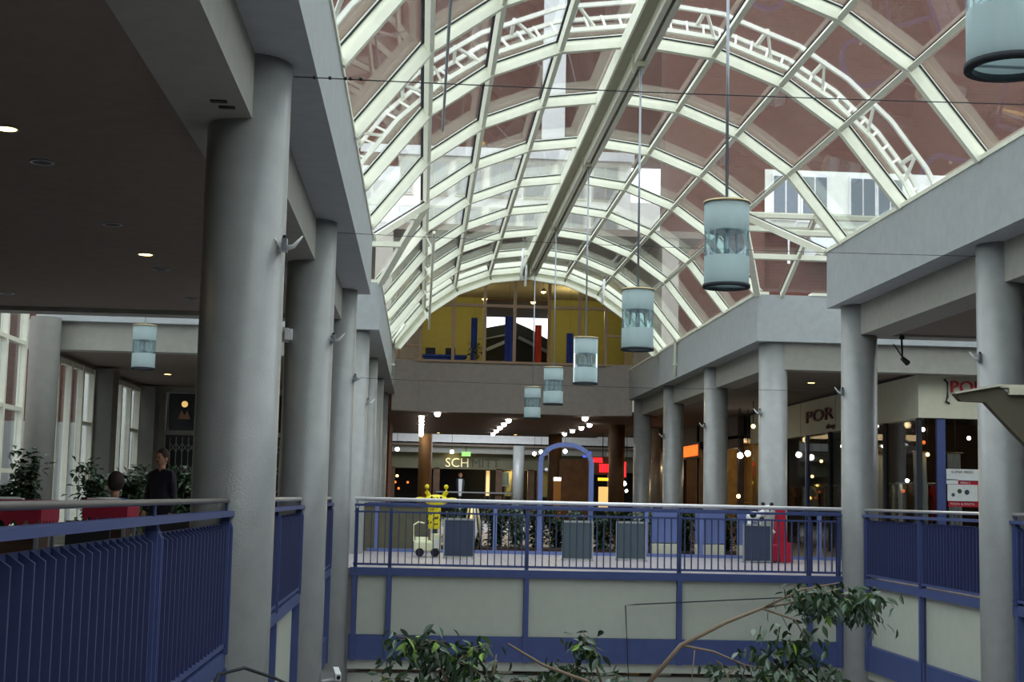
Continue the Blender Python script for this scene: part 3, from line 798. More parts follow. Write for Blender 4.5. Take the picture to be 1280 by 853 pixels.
# black stage spotlight under the right beam
sp = root('spotlight', (8.05, 23.7, 3.62), label='black spotlight clamped under the beam right of the bridge column', cat='lamp')
new('can', MB().tube([(.06, -.1, -.03), (0, 0, .06)], [.05, .04], 12), 'black_plastic', sp, smooth=True); new('yoke', MB().tube([(.0, .0, .05), (-.01, 0, .42)], .018, 8).tube([(.0, 0, .08), (-.15, 0, .30)], .012, 6), 'black_plastic', sp)
new('clamp', MB().box(-.04, .03, -.03, .03, .38, .45), 'black_plastic', sp)
# little white boxes and vents
v = root('vent', (-1.55, 10.55, 4.05), label='small dark slots in the beam beside the biggest column', cat='vent')
new('slot', MB().box(-.07, .05, -.12, -.06, -.01, .0), 'dark', v); new('slot', MB().box(-.03, .09, .04, .10, -.01, .0), 'dark', v)
d = root('smoke_detector', (-1.66, 17.66, 3.05), label='small white box between the two big columns', cat='detector')
new('body', MB().box(-.05, .05, -.05, .05, 0, .14), 'white_paint', d, bevel=.01); new('base', MB().box(-.1, .05, .04, .06, -.02, .16), 'white_paint', d)

# ---------------------------------------------------------------- left gallery windows
def tall_window(nm, y0, y1, z0, z1, splits, trans, lab):
    w = root(nm, label=lab, kind='structure'); X = -7.9
    new('frame', MB().box(X, X+.12, y0, y1, z0, z0+.12).box(X, X+.12, y0, y1, z1-.12, z1), 'window_cream', w)
    ys = [y0+(y1-y0)*s_ for s_ in splits]
    for y in ys: new('mullion', MB().box(X, X+.14, y-.055, y+.055, z0, z1), 'window_cream', w)
    for a, b in zip(ys[:-1], ys[1:]):
        new('pane', MB().box(X+.04, X+.05, a+.055, b-.055, z0+.12, z1-.12), 'window_glass', w)
    for i, zt in trans:
        new('transom', MB().box(X-.01, X+.12, ys[i]+.05, ys[i+1]-.05, zt-.04, zt+.04), 'window_cream', w)
    return w


tall_window('window_5', 25.2, 28.6, .25, 5.5, [0, .3, .62, 1], [(0, 1.5), (1, 1.5), (2, 1.5), (0, 2.7), (1, 2.7), (2, 2.7), (0, 4.0), (1, 4.0), (2, 4.0), (2, 4.9)], 'tall cream window at the left edge')
tall_window('window_6', 30.0, 34.6, .25, 4.0, [0, .28, .52, .76, 1], [(3, 1.6), (3, 2.7), (0, 2.8), (0, 1.6)], 'tall cream window showing red brick outside')
tall_window('window_7', 35.4, 40.2, .25, 4.0, [0, .25, .5, .75, 1], [(3, 1.7), (3, 2.8)], 'tall cream window beside the rolling gate')
for y, lab in ((29.3, 'round column between the left edge windows'), (35.0, 'dark square pier between two tall windows'), (40.5, 'pale pier beside the posters')):
    new('pillar', MB().lathe([(.3, 0), (.3, 4.6)], 24) if y < 30 else MB().box(-.25, .25, -.32, .32, 0, 4.05), 'pier_shade_paint', smooth=y < 30, loc=(-7.6, y, 0), kind='structure', label=lab)
# end of left gallery with posters and scissor gate
new('wall_gate', MB().box(-7.85, -7.2, 41, 41.2, 0, 4.1).box(-7.2, -1.7, 41, 41.2, 2.75, 2.88).box(-7.2, -1.7, 41, 41.2, 3.95, 4.1), 'beam_paint', kind='structure', label='end wall of the left gallery around gate and posters')
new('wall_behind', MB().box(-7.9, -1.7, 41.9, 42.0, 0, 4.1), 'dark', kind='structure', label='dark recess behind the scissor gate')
for i, (x0, x1) in enumerate(((-7.1, -6.25), (-6.15, -5.3), (-5.2, -4.35), (-4.25, -3.4))):
    pz = root('poster', (0, 0, 0), label=['dark poster with a lit portrait over the scissor gate', 'plain dark poster next to the portrait poster', 'dark poster behind the biggest column', 'dark poster hidden behind the columns'][i], cat='poster')
    new('board', MB().box(x0, x1, 41.02, 41.06, 2.92, 3.92), 'dark_brown' if i else 'black_plastic', pz)
    new('frame', MB().box(x0-.03, x0, 41, 41.08, 2.9, 3.94).box(x1, x1+.03, 41, 41.08, 2.9, 3.94), 'beam_paint', pz)
    if i == 0:
        cx = (x0+x1)/2
        new('portrait_face', MB().lathe([(.001, .0), (.06, .0), (.09, .001), (.001, .002)], 16, (0, 0, 0)), 'glow_shop', pz, loc=(cx, 41.0, 3.62), rot=(PI/2, 0, 0))
        new('portrait_shoulders', MB().prism([(cx-.17, 3.2), (cx+.17, 3.2), (cx+.08, 3.45), (cx, 3.3), (cx-.08, 3.45)], 41.0, 41.015), 'skin', pz)
sg = root('scissor_gate', label='pale folding lattice gate closing the left gallery', cat='gate')
gb = MB().box(-.012, .012, -.01, .01, .05, 2.7).mesh('bar', 'beam_paint')
for i in range(26): link('bar', gb, sg, loc=(-7.05+i*.17, 41.1, 0))
lm = MB()
for zc in (.5, 1.15, 1.8, 2.4):
    for i in range(25):
        x = -7.05+i*.17; lm.beam((x, 41.08, zc-.12), (x+.17, 41.08, zc+.12), .014, .02).beam((x, 41.12, zc+.12), (x+.17, 41.12, zc-.12), .014, .02)
new('lattice', lm, 'beam_paint', sg)

# plants along the left windows
pl = [(-7.0, 24.6, 1.15, 'leafy low plant at the left edge'), (-6.5, 24.3, 1.72, 'tall dark plant in front of the round window column'), (-5.75, 25.9, 1.6, 'leaning dark plant before the brick window'), (-4.9, 24.9, 1.45, 'round dark plant beside the window pier'),
      (-5.1, 27.2, 1.35, 'small plant beneath the far window'), (-4.3, 26.6, 1.5, 'bushy dark plant before the scissor gate'), (-3.5, 26.5, 1.45, 'dark plant beside the standing person')]
for i, (x, y, h, lb) in enumerate(pl):
    leafy('potted_plant', (x, y, 0), 520, .30, h-.25, .16, lb, seed=20+i, pot=.2, group='potted plants by the tall windows', stems=7)

# red draped stands behind the long railing
for i, (x, y, w) in enumerate([(-3.35, 12.2, .60), (-3.05, 14.6, .42)]):
    s_ = root('market_stand', (x, y, 0), label=['wide stand with scalloped red cloth behind the long railing', 'smaller stand with scalloped red cloth near the biggest column'][i], cat='stand')
    new('cloth_top', MB().box(-w/2, w/2, -.3, .3, 1.06, 1.09), 'red_cloth', s_)
    sm_ = MB(); n = 6
    for k in range(n):
        a = -w/2+w*k/n; b = a+w/n; sm_.prism([(a, 1.06), (b, 1.06), (b, .93), ((a+b)/2, .87), (a, .93)], -.31, -.30)
        c0 = -.3+.6*k/n; c1 = c0+.6/n
        sm_.prism([(c0, 1.06), (c1, 1.06), (c1, .93), ((c0+c1)/2, .87), (c0, .93)], w/2, w/2+.01, 'x')
    new('valance', sm_, 'red_cloth', s_)
    for a in (-1, 1):
        for b in (-1, 1): new('leg', MB().box(a*(w/2-.03)-.015, a*(w/2-.03)+.015, b*.26-.015, b*.26+.015, 0, 1.06), 'lamp_metal', s_)
    new('shelf', MB().box(-w/2+.03, w/2-.03, -.25, .25, .45, .48), 'dark', s_)
    new('goods_box', MB().box(-w/2+.05, w/2-.05, -.2, .2, .48, .8), 'dark_brown', s_)
    pp = root('paper_stack', (x-.05, y-.1, 1.09), rz=.2, label=['white papers lying on the wide red stand', 'white papers lying on the smaller red stand'][i], cat='paper')
    new('sheet', MB().box(-.16, .16, -.1, .1, 0, .012), 'poster_white', pp); new('sheet', MB().box(-.1, .12, -.08, .1, .012, .02), 'poster_white', pp, rot=(0, 0, .3))
for i, (x, y) in enumerate([(-3.0, 13.2), (-2.55, 14.9)]):
    s_ = root('folding_chair', (x, y, 0), label=['grey folding chair between the red stands', 'grey folding chair beside the biggest column'][i], cat='chair')
    new('seat', MB().box(-.2, .2, -.2, .2, .43, .46), 'dark', s_, bevel=.008); new('backrest', MB().box(-.2, .2, .2, .225, .62, .9), 'dark', s_, bevel=.006)
    for a in (-.19, .19):
        new('leg', MB().tube([(a, .22, .9), (a, .2, .45), (a, -.22, 0)], .011, 6), 'lamp_metal', s_); new('leg', MB().tube([(a, -.18, .45), (a, .24, 0)], .011, 6), 'lamp_metal', s_)


# ---------------------------------------------------------------- people
def person(loc, rz, joints, edges, rad, clothes, label, headc, hair='hair_dark', hs=.105):
    r = root('person', loc, rz, label=label, cat='person')
    me = bpy.data.meshes.new('body'); me.from_pydata(joints, edges, []); me.materials.append(MT[clothes])
    o = link('body', me, r)
    sk = o.modifiers.new('skin', 'SKIN'); sv = me.skin_vertices[0].data if me.skin_vertices else None
    if sv is None:
        bm = bmesh.new(); bm.from_mesh(me); bm.verts.layers.skin.verify(); bm.to_mesh(me); bm.free(); sv = me.skin_vertices[0].data
    for i, q in enumerate(rad): sv[i].radius = (q, q*.85) if i < 4 else (q, q); sv[i].use_root = i == 0
    sb = o.modifiers.new('sub', 'SUBSURF'); sb.levels = sb.render_levels = 2
    hx, hy, hz = headc
    hd = MB().ball((hx, hy, hz), hs, 16, (.78, .9, 1.12)); hd.ball((hx, hy-hs*.86, hz-.01), .018, 6, (.8, 1, 1.3))
    for s_ in (-1, 1): hd.ball((hx+s_*hs*.78, hy, hz-.01), .025, 6, (.5, 1, 1.3))
    hd.tube([(hx, hy+.01, hz-.18), (hx, hy, hz-.05)], .05, 10)
    new('head', hd, 'skin', r, smooth=True)
    new('eyes', MB().ball((hx-.035, hy-hs*.83, hz+.01), .011, 6).ball((hx+.035, hy-hs*.83, hz+.01), .011, 6), 'dark', r)
    new('mouth', MB().box(hx-.022, hx+.022, hy-hs*.88, hy-hs*.7, hz-.056, hz-.048), 'red_plastic', r)
    new('hair', MB().ball((hx, hy+.02, hz+.025), hs*1.06, 16, (.85, .9, 1.1)), hair, r, smooth=True)
    for s_ in (-1, 1):
        w = Vector(joints[-1 if s_ > 0 else -2]); hm = MB().ball(tuple(w), .035, 8, (.7, 1, 1.1))
        for f in range(4): hm.tube([w+Vector((0, -.02+f*.014, -.02)), w+Vector((0, -.025+f*.014, -.08-.01*(f in (1, 2))))], [.009, .006], 6)
        hm.tube([w+Vector((0, -.02, 0)), w+Vector((0, -.055, -.04))], [.01, .007], 6)
        new('hand', hm, 'skin', r, smooth=True)
    return r


st_j = [(0, 0, .95), (0, 0, 1.2), (0, 0, 1.42), (0, 0, 1.5), (-.1, 0, .9), (-.11, -.02, .5), (-.11, 0, .07), (-.11, -.12, .04), (.1, 0, .9), (.12, .02, .5), (.12, .04, .07), (.12, -.08, .04),
        (-.19, 0, 1.42), (-.23, -.02, 1.12), (.19, 0, 1.42), (.24, 0, 1.12), (-.22, -.1, .88), (.24, -.06, .86)]
st_e = [(0, 1), (1, 2), (2, 3), (0, 4), (4, 5), (5, 6), (6, 7), (0, 8), (8, 9), (9, 10), (10, 11), (2, 12), (12, 13), (2, 14), (14, 15), (13, 16), (15, 17)]
st_r = [.15, .15, .15, .06, .09, .07, .045, .04, .09, .07, .045, .04, .06, .05, .06, .05, .035, .035]
person((-3.62, 20.6, 0), -.6, st_j, st_e, st_r, 'dark_cloth', 'person in dark clothes standing beside the biggest column', (0, -.02, 1.64))
si_j = [(0, 0, .55), (0, 0, .8), (0, .02, .98), (0, .02, 1.06), (-.1, -.05, .53), (-.12, -.45, .52), (-.12, -.48, .07), (-.12, -.6, .04), (.1, -.05, .53), (.12, -.45, .52), (.12, -.48, .07), (.12, -.6, .04),
        (-.18, 0, .99), (-.23, -.08, .74), (.18, 0, .99), (.23, -.08, .74), (-.18, -.3, .62), (.18, -.3, .62)]
person((-3.62, 17.5, .04), 3.6, si_j, st_e, st_r, 'blue_cloth', 'person with dark hair in a blue top seated behind the railing', (0, 0, 1.22), hs=.11)
s_ = root('stool', (-3.62, 17.5, 0), label='low stool under the person in blue', cat='stool')
new('seat', MB().lathe([(.2, .37), (.2, .42)], 16), 'dark', s_)
for k in range(3): new('leg', MB().tube([(math.cos(k*2.1)*.1, math.sin(k*2.1)*.1, .38), (math.cos(k*2.1)*.19, math.sin(k*2.1)*.19, 0)], .015, 6), 'dark', s_)

# ---------------------------------------------------------------- things on the bridge
BL = ['navy framed board beside the yellow ride', 'greenish framed board below the blue arch', 'framed board right of the blue arch', 'navy framed board in front of the red ride']
for i, (x, y, m) in enumerate([(.79, 28.4, 'board_face'), (3.12, 28.4, 'board_face_green'), (4.25, 28.9, 'board_face_green'), (6.83, 29.0, 'board_face')]):
    b = root('display_board', (x, y, 0), label=BL[i], cat='board', group='framed boards standing on the bridge')
    w = .56 if i != 3 else .53
    new('panel', MB().box(-w/2, w/2, -.02, .02, .04, .74), m, b)
    new('frame', MB().box(-w/2-.025, -w/2, -.03, .03, 0, .78).box(w/2, w/2+.025, -.03, .03, 0, .78).box(-w/2, w/2, -.03, .03, .74, .78).box(-w/2, w/2, -.03, .03, .02, .045), 'board_frame', b)
    for a in (-1, 1): new('foot', MB().box(a*w/2-.02, a*w/2+.02, -.18, .18, 0, .025), 'board_frame', b)
# yellow spotted animal ride
g = root('kiddie_ride', (.27, 28.9, 0), label='yellow spotted animal ride with horns on the bridge', cat='ride')
new('neck', MB().lathe([(.11, .55), (.12, .62), (.125, .85), (.13, 1.0), (.11, 1.05)], 20, (.03, 0, 0)), 'yellow_plastic', g, smooth=True)
new('head', MB().ball((.06, -.03, 1.12), .20, 18, (1.25, .9, .55)).ball((.06, -.16, 1.07), .11, 14, (1.3, .9, .7)), 'yellow_plastic', g, smooth=True)
for a in (-1, 1):
    new('horn', MB().tube([(.06+a*.14, 0, 1.2), (.06+a*.20, 0, 1.28), (.06+a*.19, 0, 1.38)], [.045, .045, .045], 10).ball((.06+a*.19, 0, 1.385), .046, 10), 'yellow_plastic', g, smooth=True)
    new('ear', MB().ball((.06+a*.31, 0, 1.13), .10, 10, (1.3, .4, .45)), 'yellow_plastic', g, smooth=True)
    new('eye', MB().ball((.06+a*.09, -.17, 1.17), .025, 8), 'black_plastic', g)
sp_ = MB()
for i in range(22):
    t = random.uniform(PI, 2*PI); z = random.uniform(.62, 1.0); sp_.ball((.03+.125*math.cos(t), .125*math.sin(t), z), .016, 6, (1, .6, 1.2))
for i in range(10):
    t = random.uniform(PI*1.1, PI*1.9); sp_.ball((.06+.24*math.cos(t), -.03+.17*math.sin(t), 1.13+random.uniform(-.04, .05)), .014, 6)
new('spots', sp_, 'black_plastic', g)
new('post', MB().tube([(.06, 0, .1), (.05, 0, .56)], .05, 12), 'board_face', g, smooth=True)
new('car_body', MB().box(-.36, .17, -.2, .2, .10, .32), 'cream_plastic', g, bevel=.04, label='cream car shaped base')
new('car_hood', MB().tube([(-.33, 0, .25), (-.08, 0, .25)], .14, 14), 'cream_plastic', g, smooth=True)
new('car_side', MB().box(-.02, .17, -.21, .2, .3, .46), 'cream_plastic', g, bevel=.02)
for x in (-.24, .06):
    for yy in (-.2, .2): new('wheel', MB().tube([(x, yy-.03, .09), (x, yy+.03, .09)], .085, 14), 'black_plastic', g, smooth=True)
new('windscreen', MB().tube([(-.36, -.1, .3), (-.38, -.1, .62), (-.28, -.1, .68), (-.16, -.1, .66)], .018, 6).tube([(-.36, .1, .3), (-.38, .1, .62), (-.28, .1, .68), (-.16, .1, .66)], .018, 6), 'cream_plastic', g)
new('coin_box', MB().box(.06, .14, -.225, -.2, .18, .36), 'white_paint', g)
# red ride with black and white animal
g = root('kiddie_ride', (7.35, 29.3, 0), label='red ride with a black and white animal figure beside the bright column', cat='ride')
new('base', MB().box(-.55, .2, -.16, .2, .02, .38), 'red_plastic', g, bevel=.03)
new('seat_back', MB().prism([(-.12, .38), (.16, .38), (.10, 1.12), (-.06, 1.12)], -.1, .05), 'red_plastic', g)
new('fender', MB().prism([(.0, .02), (.25, .02), (.2, .42), (-.05, .42)], -.2, -.16), 'red_plastic', g)
new('animal_body', MB().ball((-.50, 0, .92), .14, 14, (1.3, .8, .8)).tube([(-.38, 0, .95), (-.26, -.02, 1.05)], [.09, .07], 10), 'white_paint', g, smooth=True, label='white animal body')
new('animal_head', MB().ball((-.24, -.05, 1.08), .10, 12, (1, 1.1, .9)).ball((-.24, -.17, 1.05), .055, 8), 'white_paint', g, smooth=True)
new('animal_spot', MB().ball((-.55, -.09, .96), .065, 8, (1.2, .6, 1)).ball((-.38, -.10, .88), .05, 8).ball((-.2, -.12, 1.13), .04, 8).ball((-.24, -.225, 1.06), .02, 6), 'black_plastic', g)
for a in (-1, 1): new('ear', MB().ball((-.24+a*.09, 0, 1.19), .045, 8, (1, .5, .8)), 'black_plastic', g)
for x in (-.62, -.42): new('leg', MB().tube([(x, -.05, .84), (x+.03, -.06, .42)], [.045, .03], 8), 'white_paint', g, smooth=True)
new('paw', MB().tube([(-.25, -.12, .72), (-.12, -.14, .6)], [.04, .03], 8).tube([(-.3, -.12, .66), (-.28, -.14, .38)], [.045, .04], 8), 'white_paint', g, smooth=True)
# striped torch-like ornaments and planting behind the bridge
f_ = root('metal_sculpture', (1.15, 31.42, 0), label='cluster of shiny curved columns behind the navy board', cat='sculpture')
for k, dx in enumerate((-.14, -.03, .07, .17)): new('rod', MB().tube([(dx, 0, .0), (dx*1.1, 0, .45), (dx*.6, 0, .98)], [.035, .045, .02], 10), ['brass', 'glow_shop', 'white_paint', 'brass'][k], f_, smooth=True)
pb = root('planting_bed', (0, 0, 0), label='long trough of soil behind the bridge railing', cat='planter')
new('trough', MB().box(.3, 8.0, 31.6, 32.8, 0, .10), 'dark_brown', pb); new('soil', MB().box(.35, 7.95, 31.65, 32.75, .10, .11), 'soil', pb)
for i in range(15):
    x = .75+i*.47
    leafy('bushy_plant', (x, 32.2+random.uniform(-.25, .25), .10), 700, .26, random.uniform(.78, .92), .12, '%s green bush from the left in the trough behind the bridge' % ['first', 'second', 'third', 'fourth', 'fifth', 'sixth', 'seventh', 'eighth', 'ninth', 'tenth', 'eleventh', 'twelfth', 'thirteenth', 'fourteenth', 'fifteenth'][i], seed=60+i, group='bushes in the trough behind the bridge', stems=5, m='leaf_grey' if i % 3 == 0 else 'plant_green')
os2 = root('low_wall', label='dark olive low wall behind the yellow ride', cat='wall')
new('panel', MB().box(-1.2, .25, 31.5, 31.6, 0, .98), 'far_header', os2); new('cap', MB().box(-1.25, .3, 31.45, 31.65, .98, 1.02), 'dark_brown', os2)
# blue screens at the right of the trough
for i, (x, w) in enumerate(((5.35, .55), (6.35, .65), (7.2, .5))):
    s_ = root('blue_screen', (x, 31.4, 0), label=['blue partition left of the fourth right column', 'blue partition between the right columns', 'blue partition next to the bright column'][i], cat='partition')
    new('panel', MB().box(-w/2, w/2, -.02, .02, .3 if i < 2 else .05, 1.02), 'blue_light', s_); new('base', MB().box(-w/2, w/2, -.05, .05, .04, .28), 'shop_cream', s_)

# ---------------------------------------------------------------- right shop
SX, SY = 10.6, 30.2
sh = root('wall_shop', label='cream shop front band at the right transept', kind='structure')
new('front_band', MB().box(SX, 15.9, SY, SY+.25, 3.10, 4.02), 'shop_cream', sh)
new('side_band', MB().box(SX, SX+.25, SY+.25, 46, 3.10, 4.02), 'shop_cream', sh)
for y in (33.0, 36.4, 39.8): new('band_joint', MB().box(SX-.004, SX, y-.01, y+.01, 3.1, 4.02), 'dark_brown', sh)
new('cap_line', MB().box(SX-.03, 15.9, SY-.03, SY+.25, 4.02, 4.06).box(SX-.03, SX+.25, SY+.25, 46, 4.02, 4.06), 'gasket', sh)
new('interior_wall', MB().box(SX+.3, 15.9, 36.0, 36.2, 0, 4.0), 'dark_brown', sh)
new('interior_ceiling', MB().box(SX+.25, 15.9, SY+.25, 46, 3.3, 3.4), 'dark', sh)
wg = root('window_8', label='dark shop windows with blue mullions', kind='structure')
for x in (10.68, 12.35, 14.0): new('pane', MB().box(x, x+1.6, SY+.1, SY+.112, .1, 3.1), 'shop_glass', wg)
for x in (10.64, 12.3, 13.95): new('mullion', MB().box(x-.03, x+.05, SY+.05, SY+.16, 0, 3.1), 'gasket', wg)
new('mullion', MB().box(11.02, 11.2, SY+.04, SY+.16, 0, 3.1), 'blue_steel', wg)
for i in range(7):
    y = SY+.2+i*2.25; new('mullion', MB().box(SX+.03, SX+.13, y-.05, y+.05, 0, 3.1), 'gasket' if i % 2 else 'blue_steel', wg)
    new('pane', MB().box(SX+.08, SX+.09, y+.05, y+2.2, .1, 3.1), 'shop_glass', wg)
sgn = root('shop_sign', label='red capital letters on the cream shop band', cat='sign')
text('letter', 'POR', .36, 'sign_red', sgn, (11.28, SY-.03, 3.66), ext=.03, sx=1.1)
new('flourish', MB().tube([(11.16, SY-.03, 3.94), (11.23, SY-.03, 3.86), (11.23, SY-.03, 3.55), (11.19, SY-.03, 3.45), (11.27, SY-.03, 3.42)], .025, 6), 'black_plastic', sgn)
sgn = root('shop_sign', label='red letters darkened for shade on the side band between two columns', cat='sign')
text('letter', 'POR', .46, 'sign_dark_red', sgn, (SX-.02, 39.2, 3.42), (PI/2, 0, -PI/2), ext=.03, sx=3.0)  # same red lettering, with the side band's shade put into the colour
text('small_letter', 'shop', .18, 'sign_dark_red', sgn, (SX-.02, 37.2, 3.18), (PI/2, 0, -PI/2), ext=.02, sx=2.4)
po = root('poster', label='red and white poster in the shop window beside the rightmost column', cat='poster')
c0 = onx = 11.3
new('red_sheet', MB().box(11.24, 11.98, SY+.02, SY+.035, 1.22, 1.98), 'sign_red', po)
new('white_sheet', MB().box(11.20, 11.90, SY+.0, SY+.02, 1.78, 2.02), 'poster_white', po)
new('white_sheet', MB().box(11.20, 11.45, SY+.0, SY+.02, 1.70, 1.80), 'poster_white', po)
new('white_sheet', MB().box(11.22, 11.88, SY+.0, SY+.02, 1.34, 1.69), 'poster_white', po)
for (x, z, r_, m) in ((11.34, 1.47, .04, 'board_face_green'), (11.48, 1.55, .05, 'plant_green'), (11.64, 1.53, .055, 'board_face')):
    new('picture', MB().tube([(x, SY-.003, z), (x, SY, z)], r_, 12), m, po)
text('print_line', 'SUPER PREIS', .075, 'sign_dark_red', po, (11.30, SY-.003, 1.93), ext=.001, sx=1.2)
text('print_line', 'MENU 5', .06, 'poster_white', po, (11.5, SY-.003, 1.71), ext=.001)
text('print_line', 'PIZZA & PASTA', .06, 'poster_white', po, (11.28, SY+.015, 1.26), ext=.001, sx=1.3)
for i, (x, y) in enumerate(((11.05, 31.4), (10.95, 34.0), (11.9, 31.6))):
    cu = root('curtain', label=['pale gathered curtain behind the shop window', 'narrow pale curtain deeper in the shop', 'pale curtain beside the poster'][i], cat='curtain')
    m_ = MB()
    for k in range(6):
        a = x-.16+k*.05
        m_.quadbox([(a+.05, y+.03*(k % 2), .2), (a+.09, y+.03*((k+1) % 2), .2), (a+.09, y+.03*((k+1) % 2)+.01, .2), (a+.05, y+.03*(k % 2)+.01, .2), (a, y+.03*(k % 2), 2.4), (a+.05, y+.03*((k+1) % 2), 2.4), (a+.05, y+.03*((k+1) % 2)+.01, 2.4), (a, y+.03*(k % 2)+.01, 2.4)])
    new('cloth', m_, 'poster_white', cu); new('rod', MB().tube([(x-.2, y, 2.42), (x+.2, y, 2.42)], .012, 6), 'brass', cu)


def rnd_shop(i, x0, x1, y, lab, n=9, cols=()):
    """garment rail with individual garments"""
    r = root('clothes_rail', label=lab, cat='clothes rail')
    new('frame', MB().tube([(x0, y, 0), (x0, y, 1.6), (x1, y, 1.6), (x1, y, 0)], .02, 6), 'lamp_metal', r)
    return r


gcols = ['wood_orange', 'dark_brown', 'wood_brown', 'red_plastic', 'shop_cream', 'yellow_wall']
GM = {}


def garment(x, y, z, m, lab, grp, axis=0):
    if m not in GM:
        GM[m] = MB().prism([(-.16, 0), (.16, 0), (.13, .6), (.22, .55), (.26, .66), (.10, .86), (.03, .84), (-.03, .84), (-.10, .86), (-.26, .66), (-.22, .55), (-.13, .6)], -.03, .03).mesh('coat', m)
    o = link('hanging_coat', GM[m], None, (x, y, z), (0, 0, axis), label=lab, cat='clothing', group=grp)
    return o


rr = random.Random(5)
k = 0
for y in (33.2, 35.0, 37.0, 39.2, 41.5, 44.0):
    rail = root('clothes_rail', label='%s clothes rail from the front of the dark right shop' % ['first', 'second', 'third', 'fourth', 'fifth', 'sixth'][(33.2, 35.0, 37.0, 39.2, 41.5, 44.0).index(y)], cat='rack', group='clothes rails in the right shop')
    new('bar', MB().tube([(11.1, y, 1.75), (12.6, y, 1.75)], .018, 6), 'lamp_metal', rail)
    for x in (11.1, 12.6): new('stand', MB().tube([(x, y, 0), (x, y, 1.75)], .018, 6), 'lamp_metal', rail)
    for j in range(7): gi = rr.randrange(6); garment(11.2+j*.21, y, .86, gcols[gi], '%s coat on the %s rail inside the dark right shop' % (['tan', 'dark brown', 'brown', 'red', 'cream', 'olive'][gi], {33.2: 'first', 35.0: 'second', 37.0: 'third', 39.2: 'fourth', 41.5: 'fifth', 44.0: 'sixth'}[y]), 'coats in the right shop', PI/2+rr.uniform(-.4, .4))
for x, y, z in ((11.3, 33, 3.25), (12.6, 32, 3.25), (11.5, 37.5, 3.25), (11.3, 42, 3.25)):
    point_light('shop_lamp_light', (x, y, z-.15), 14, WARM, .08)
bulbs = [(11.05, 31.2, 2.9), (11.1, 31.3, 2.62), (11.15, 31.2, 2.35), (12.2, 31.5, 2.75), (12.0, 31.8, 2.3), (11.0, 36.0, 2.7), (11.1, 37.5, 2.75), (11.2, 34.2, 2.6), (11.1, 39.5, 2.4), (11.3, 33.0, 1.8), (11.0, 32.4, 1.55), (11.2, 40.8, 2.0)]
for i, (x, y, z) in enumerate(bulbs):
    b = root('pendant_bulb', (x, y, z), label='%s bulb hanging %s in the dark right shop' % (['glowing white', 'glowing orange', 'glowing warm yellow'][i % 3], ['at the corner window', 'beside the blue mullion', 'further inside', 'low down at the back'][i//3]), cat='lamp', group='glowing bulbs in the right shop')
    new('globe', MB().ball((0, 0, 0), .045, 8), ['glow_white', 'glow_orange', 'glow_warm'][i % 3], b); new('cord', MB().tube([(0, 0, .04), (0, 0, 3.3-z)], .004, 4), 'dark', b)
# side shops further along the right gallery
def shop_front(y0, y1, lab, lit, idx):
    r = root('lit_shop', label=lab, cat='shop')
    X = 10.3
    new('back_wall', MB().box(X+1.6, X+1.7, y0, y1, 0, 3.3), lit, r)
    new('header', MB().box(X, X+.2, y0, y1, 3.0, 4.05), 'dark_brown', r)
    for y in (y0, (y0+y1)/2, y1): new('pier', MB().box(X, X+.2, y-.08, y+.08, 0, 3.0), 'dark_brown' if idx % 2 else 'wood_brown', r)
    new('side_wall', MB().box(X, X+1.7, y1-.05, y1, 0, 3.3), lit, r)
    new('top', MB().box(X, X+1.7, y0, y1, 3.3, 3.4), 'dark_brown', r)
    for j in range(4):
        yy = y0+(j+.5)*(y1-y0)/4; new('shelf', MB().box(X+1.2, X+1.6, yy-.5, yy+.5, .8+.4*(j % 2), .84+.4*(j % 2)), 'wood_orange', r)
    point_light('shop_lamp_light', (X+.8, (y0+y1)/2, 2.9), 40, WARM, .1)
    return r


shop_front(46.5, 53, 'warmly lit wood panelled shop between two right columns', 'wood_gold', 0)
shop_front(53.5, 60, 'dim shop with an orange sign beyond the fourth right column', 'wood_brown', 1)
shop_front(60.5, 66, 'lit shop behind the dark right concourse columns', 'yellow_wall', 2)
os_ = root('neon_sign', label='orange lit sign between the fourth and fifth right columns', cat='sign')
new('box', MB().box(9.9, 10.0, 50.9, 54.6, 2.78, 3.34), 'dark_brown', os_)
new('arm', MB().box(9.94, 10.3, 52, 52.1, 3.1, 3.2), 'dark_brown', os_)
for i in range(9):
    y = 51.2+i*.36; new('stroke', MB().box(9.86, 9.9, y, y+.2, 2.86, 3.26), 'glow_orange', os_)
for i, (x, y, z) in enumerate([(9.6, 43.0, 2.62), (9.9, 43.3, 2.7), (9.3, 40.0, 3.35), (9.8, 40, 3.4), (9.6, 43.2, 1.4), (8.9, 56, 1.9), (9.0, 57, 1.75), (8.6, 60, 1.6)]):
    b = root('spot_bulb', (x, y, z), label=['left of the pair of white lamps by the gold shop', 'right of the pair of white lamps by the gold shop', 'high yellow lamp left of the bright transept column', 'small orange lamp beside the high yellow lamp', 'low warm lamp under the white pair', 'white lamp left of the fourth last right column', 'yellow lamp by the far right shops', 'small white lamp by the far right shops'][i], cat='lamp', group='bright lamps in the right gallery')
    new('globe', MB().ball((0, 0, 0), .09 if i < 2 else .06, 10), ['glow_white', 'glow_white', 'glow_warm', 'glow_orange', 'glow_warm', 'glow_white', 'glow_yellow', 'glow_white'][i], b); new('arm', MB().tube([(0, 0, 0), (0, 0, 4.06-z)], .012, 5), 'dark', b)

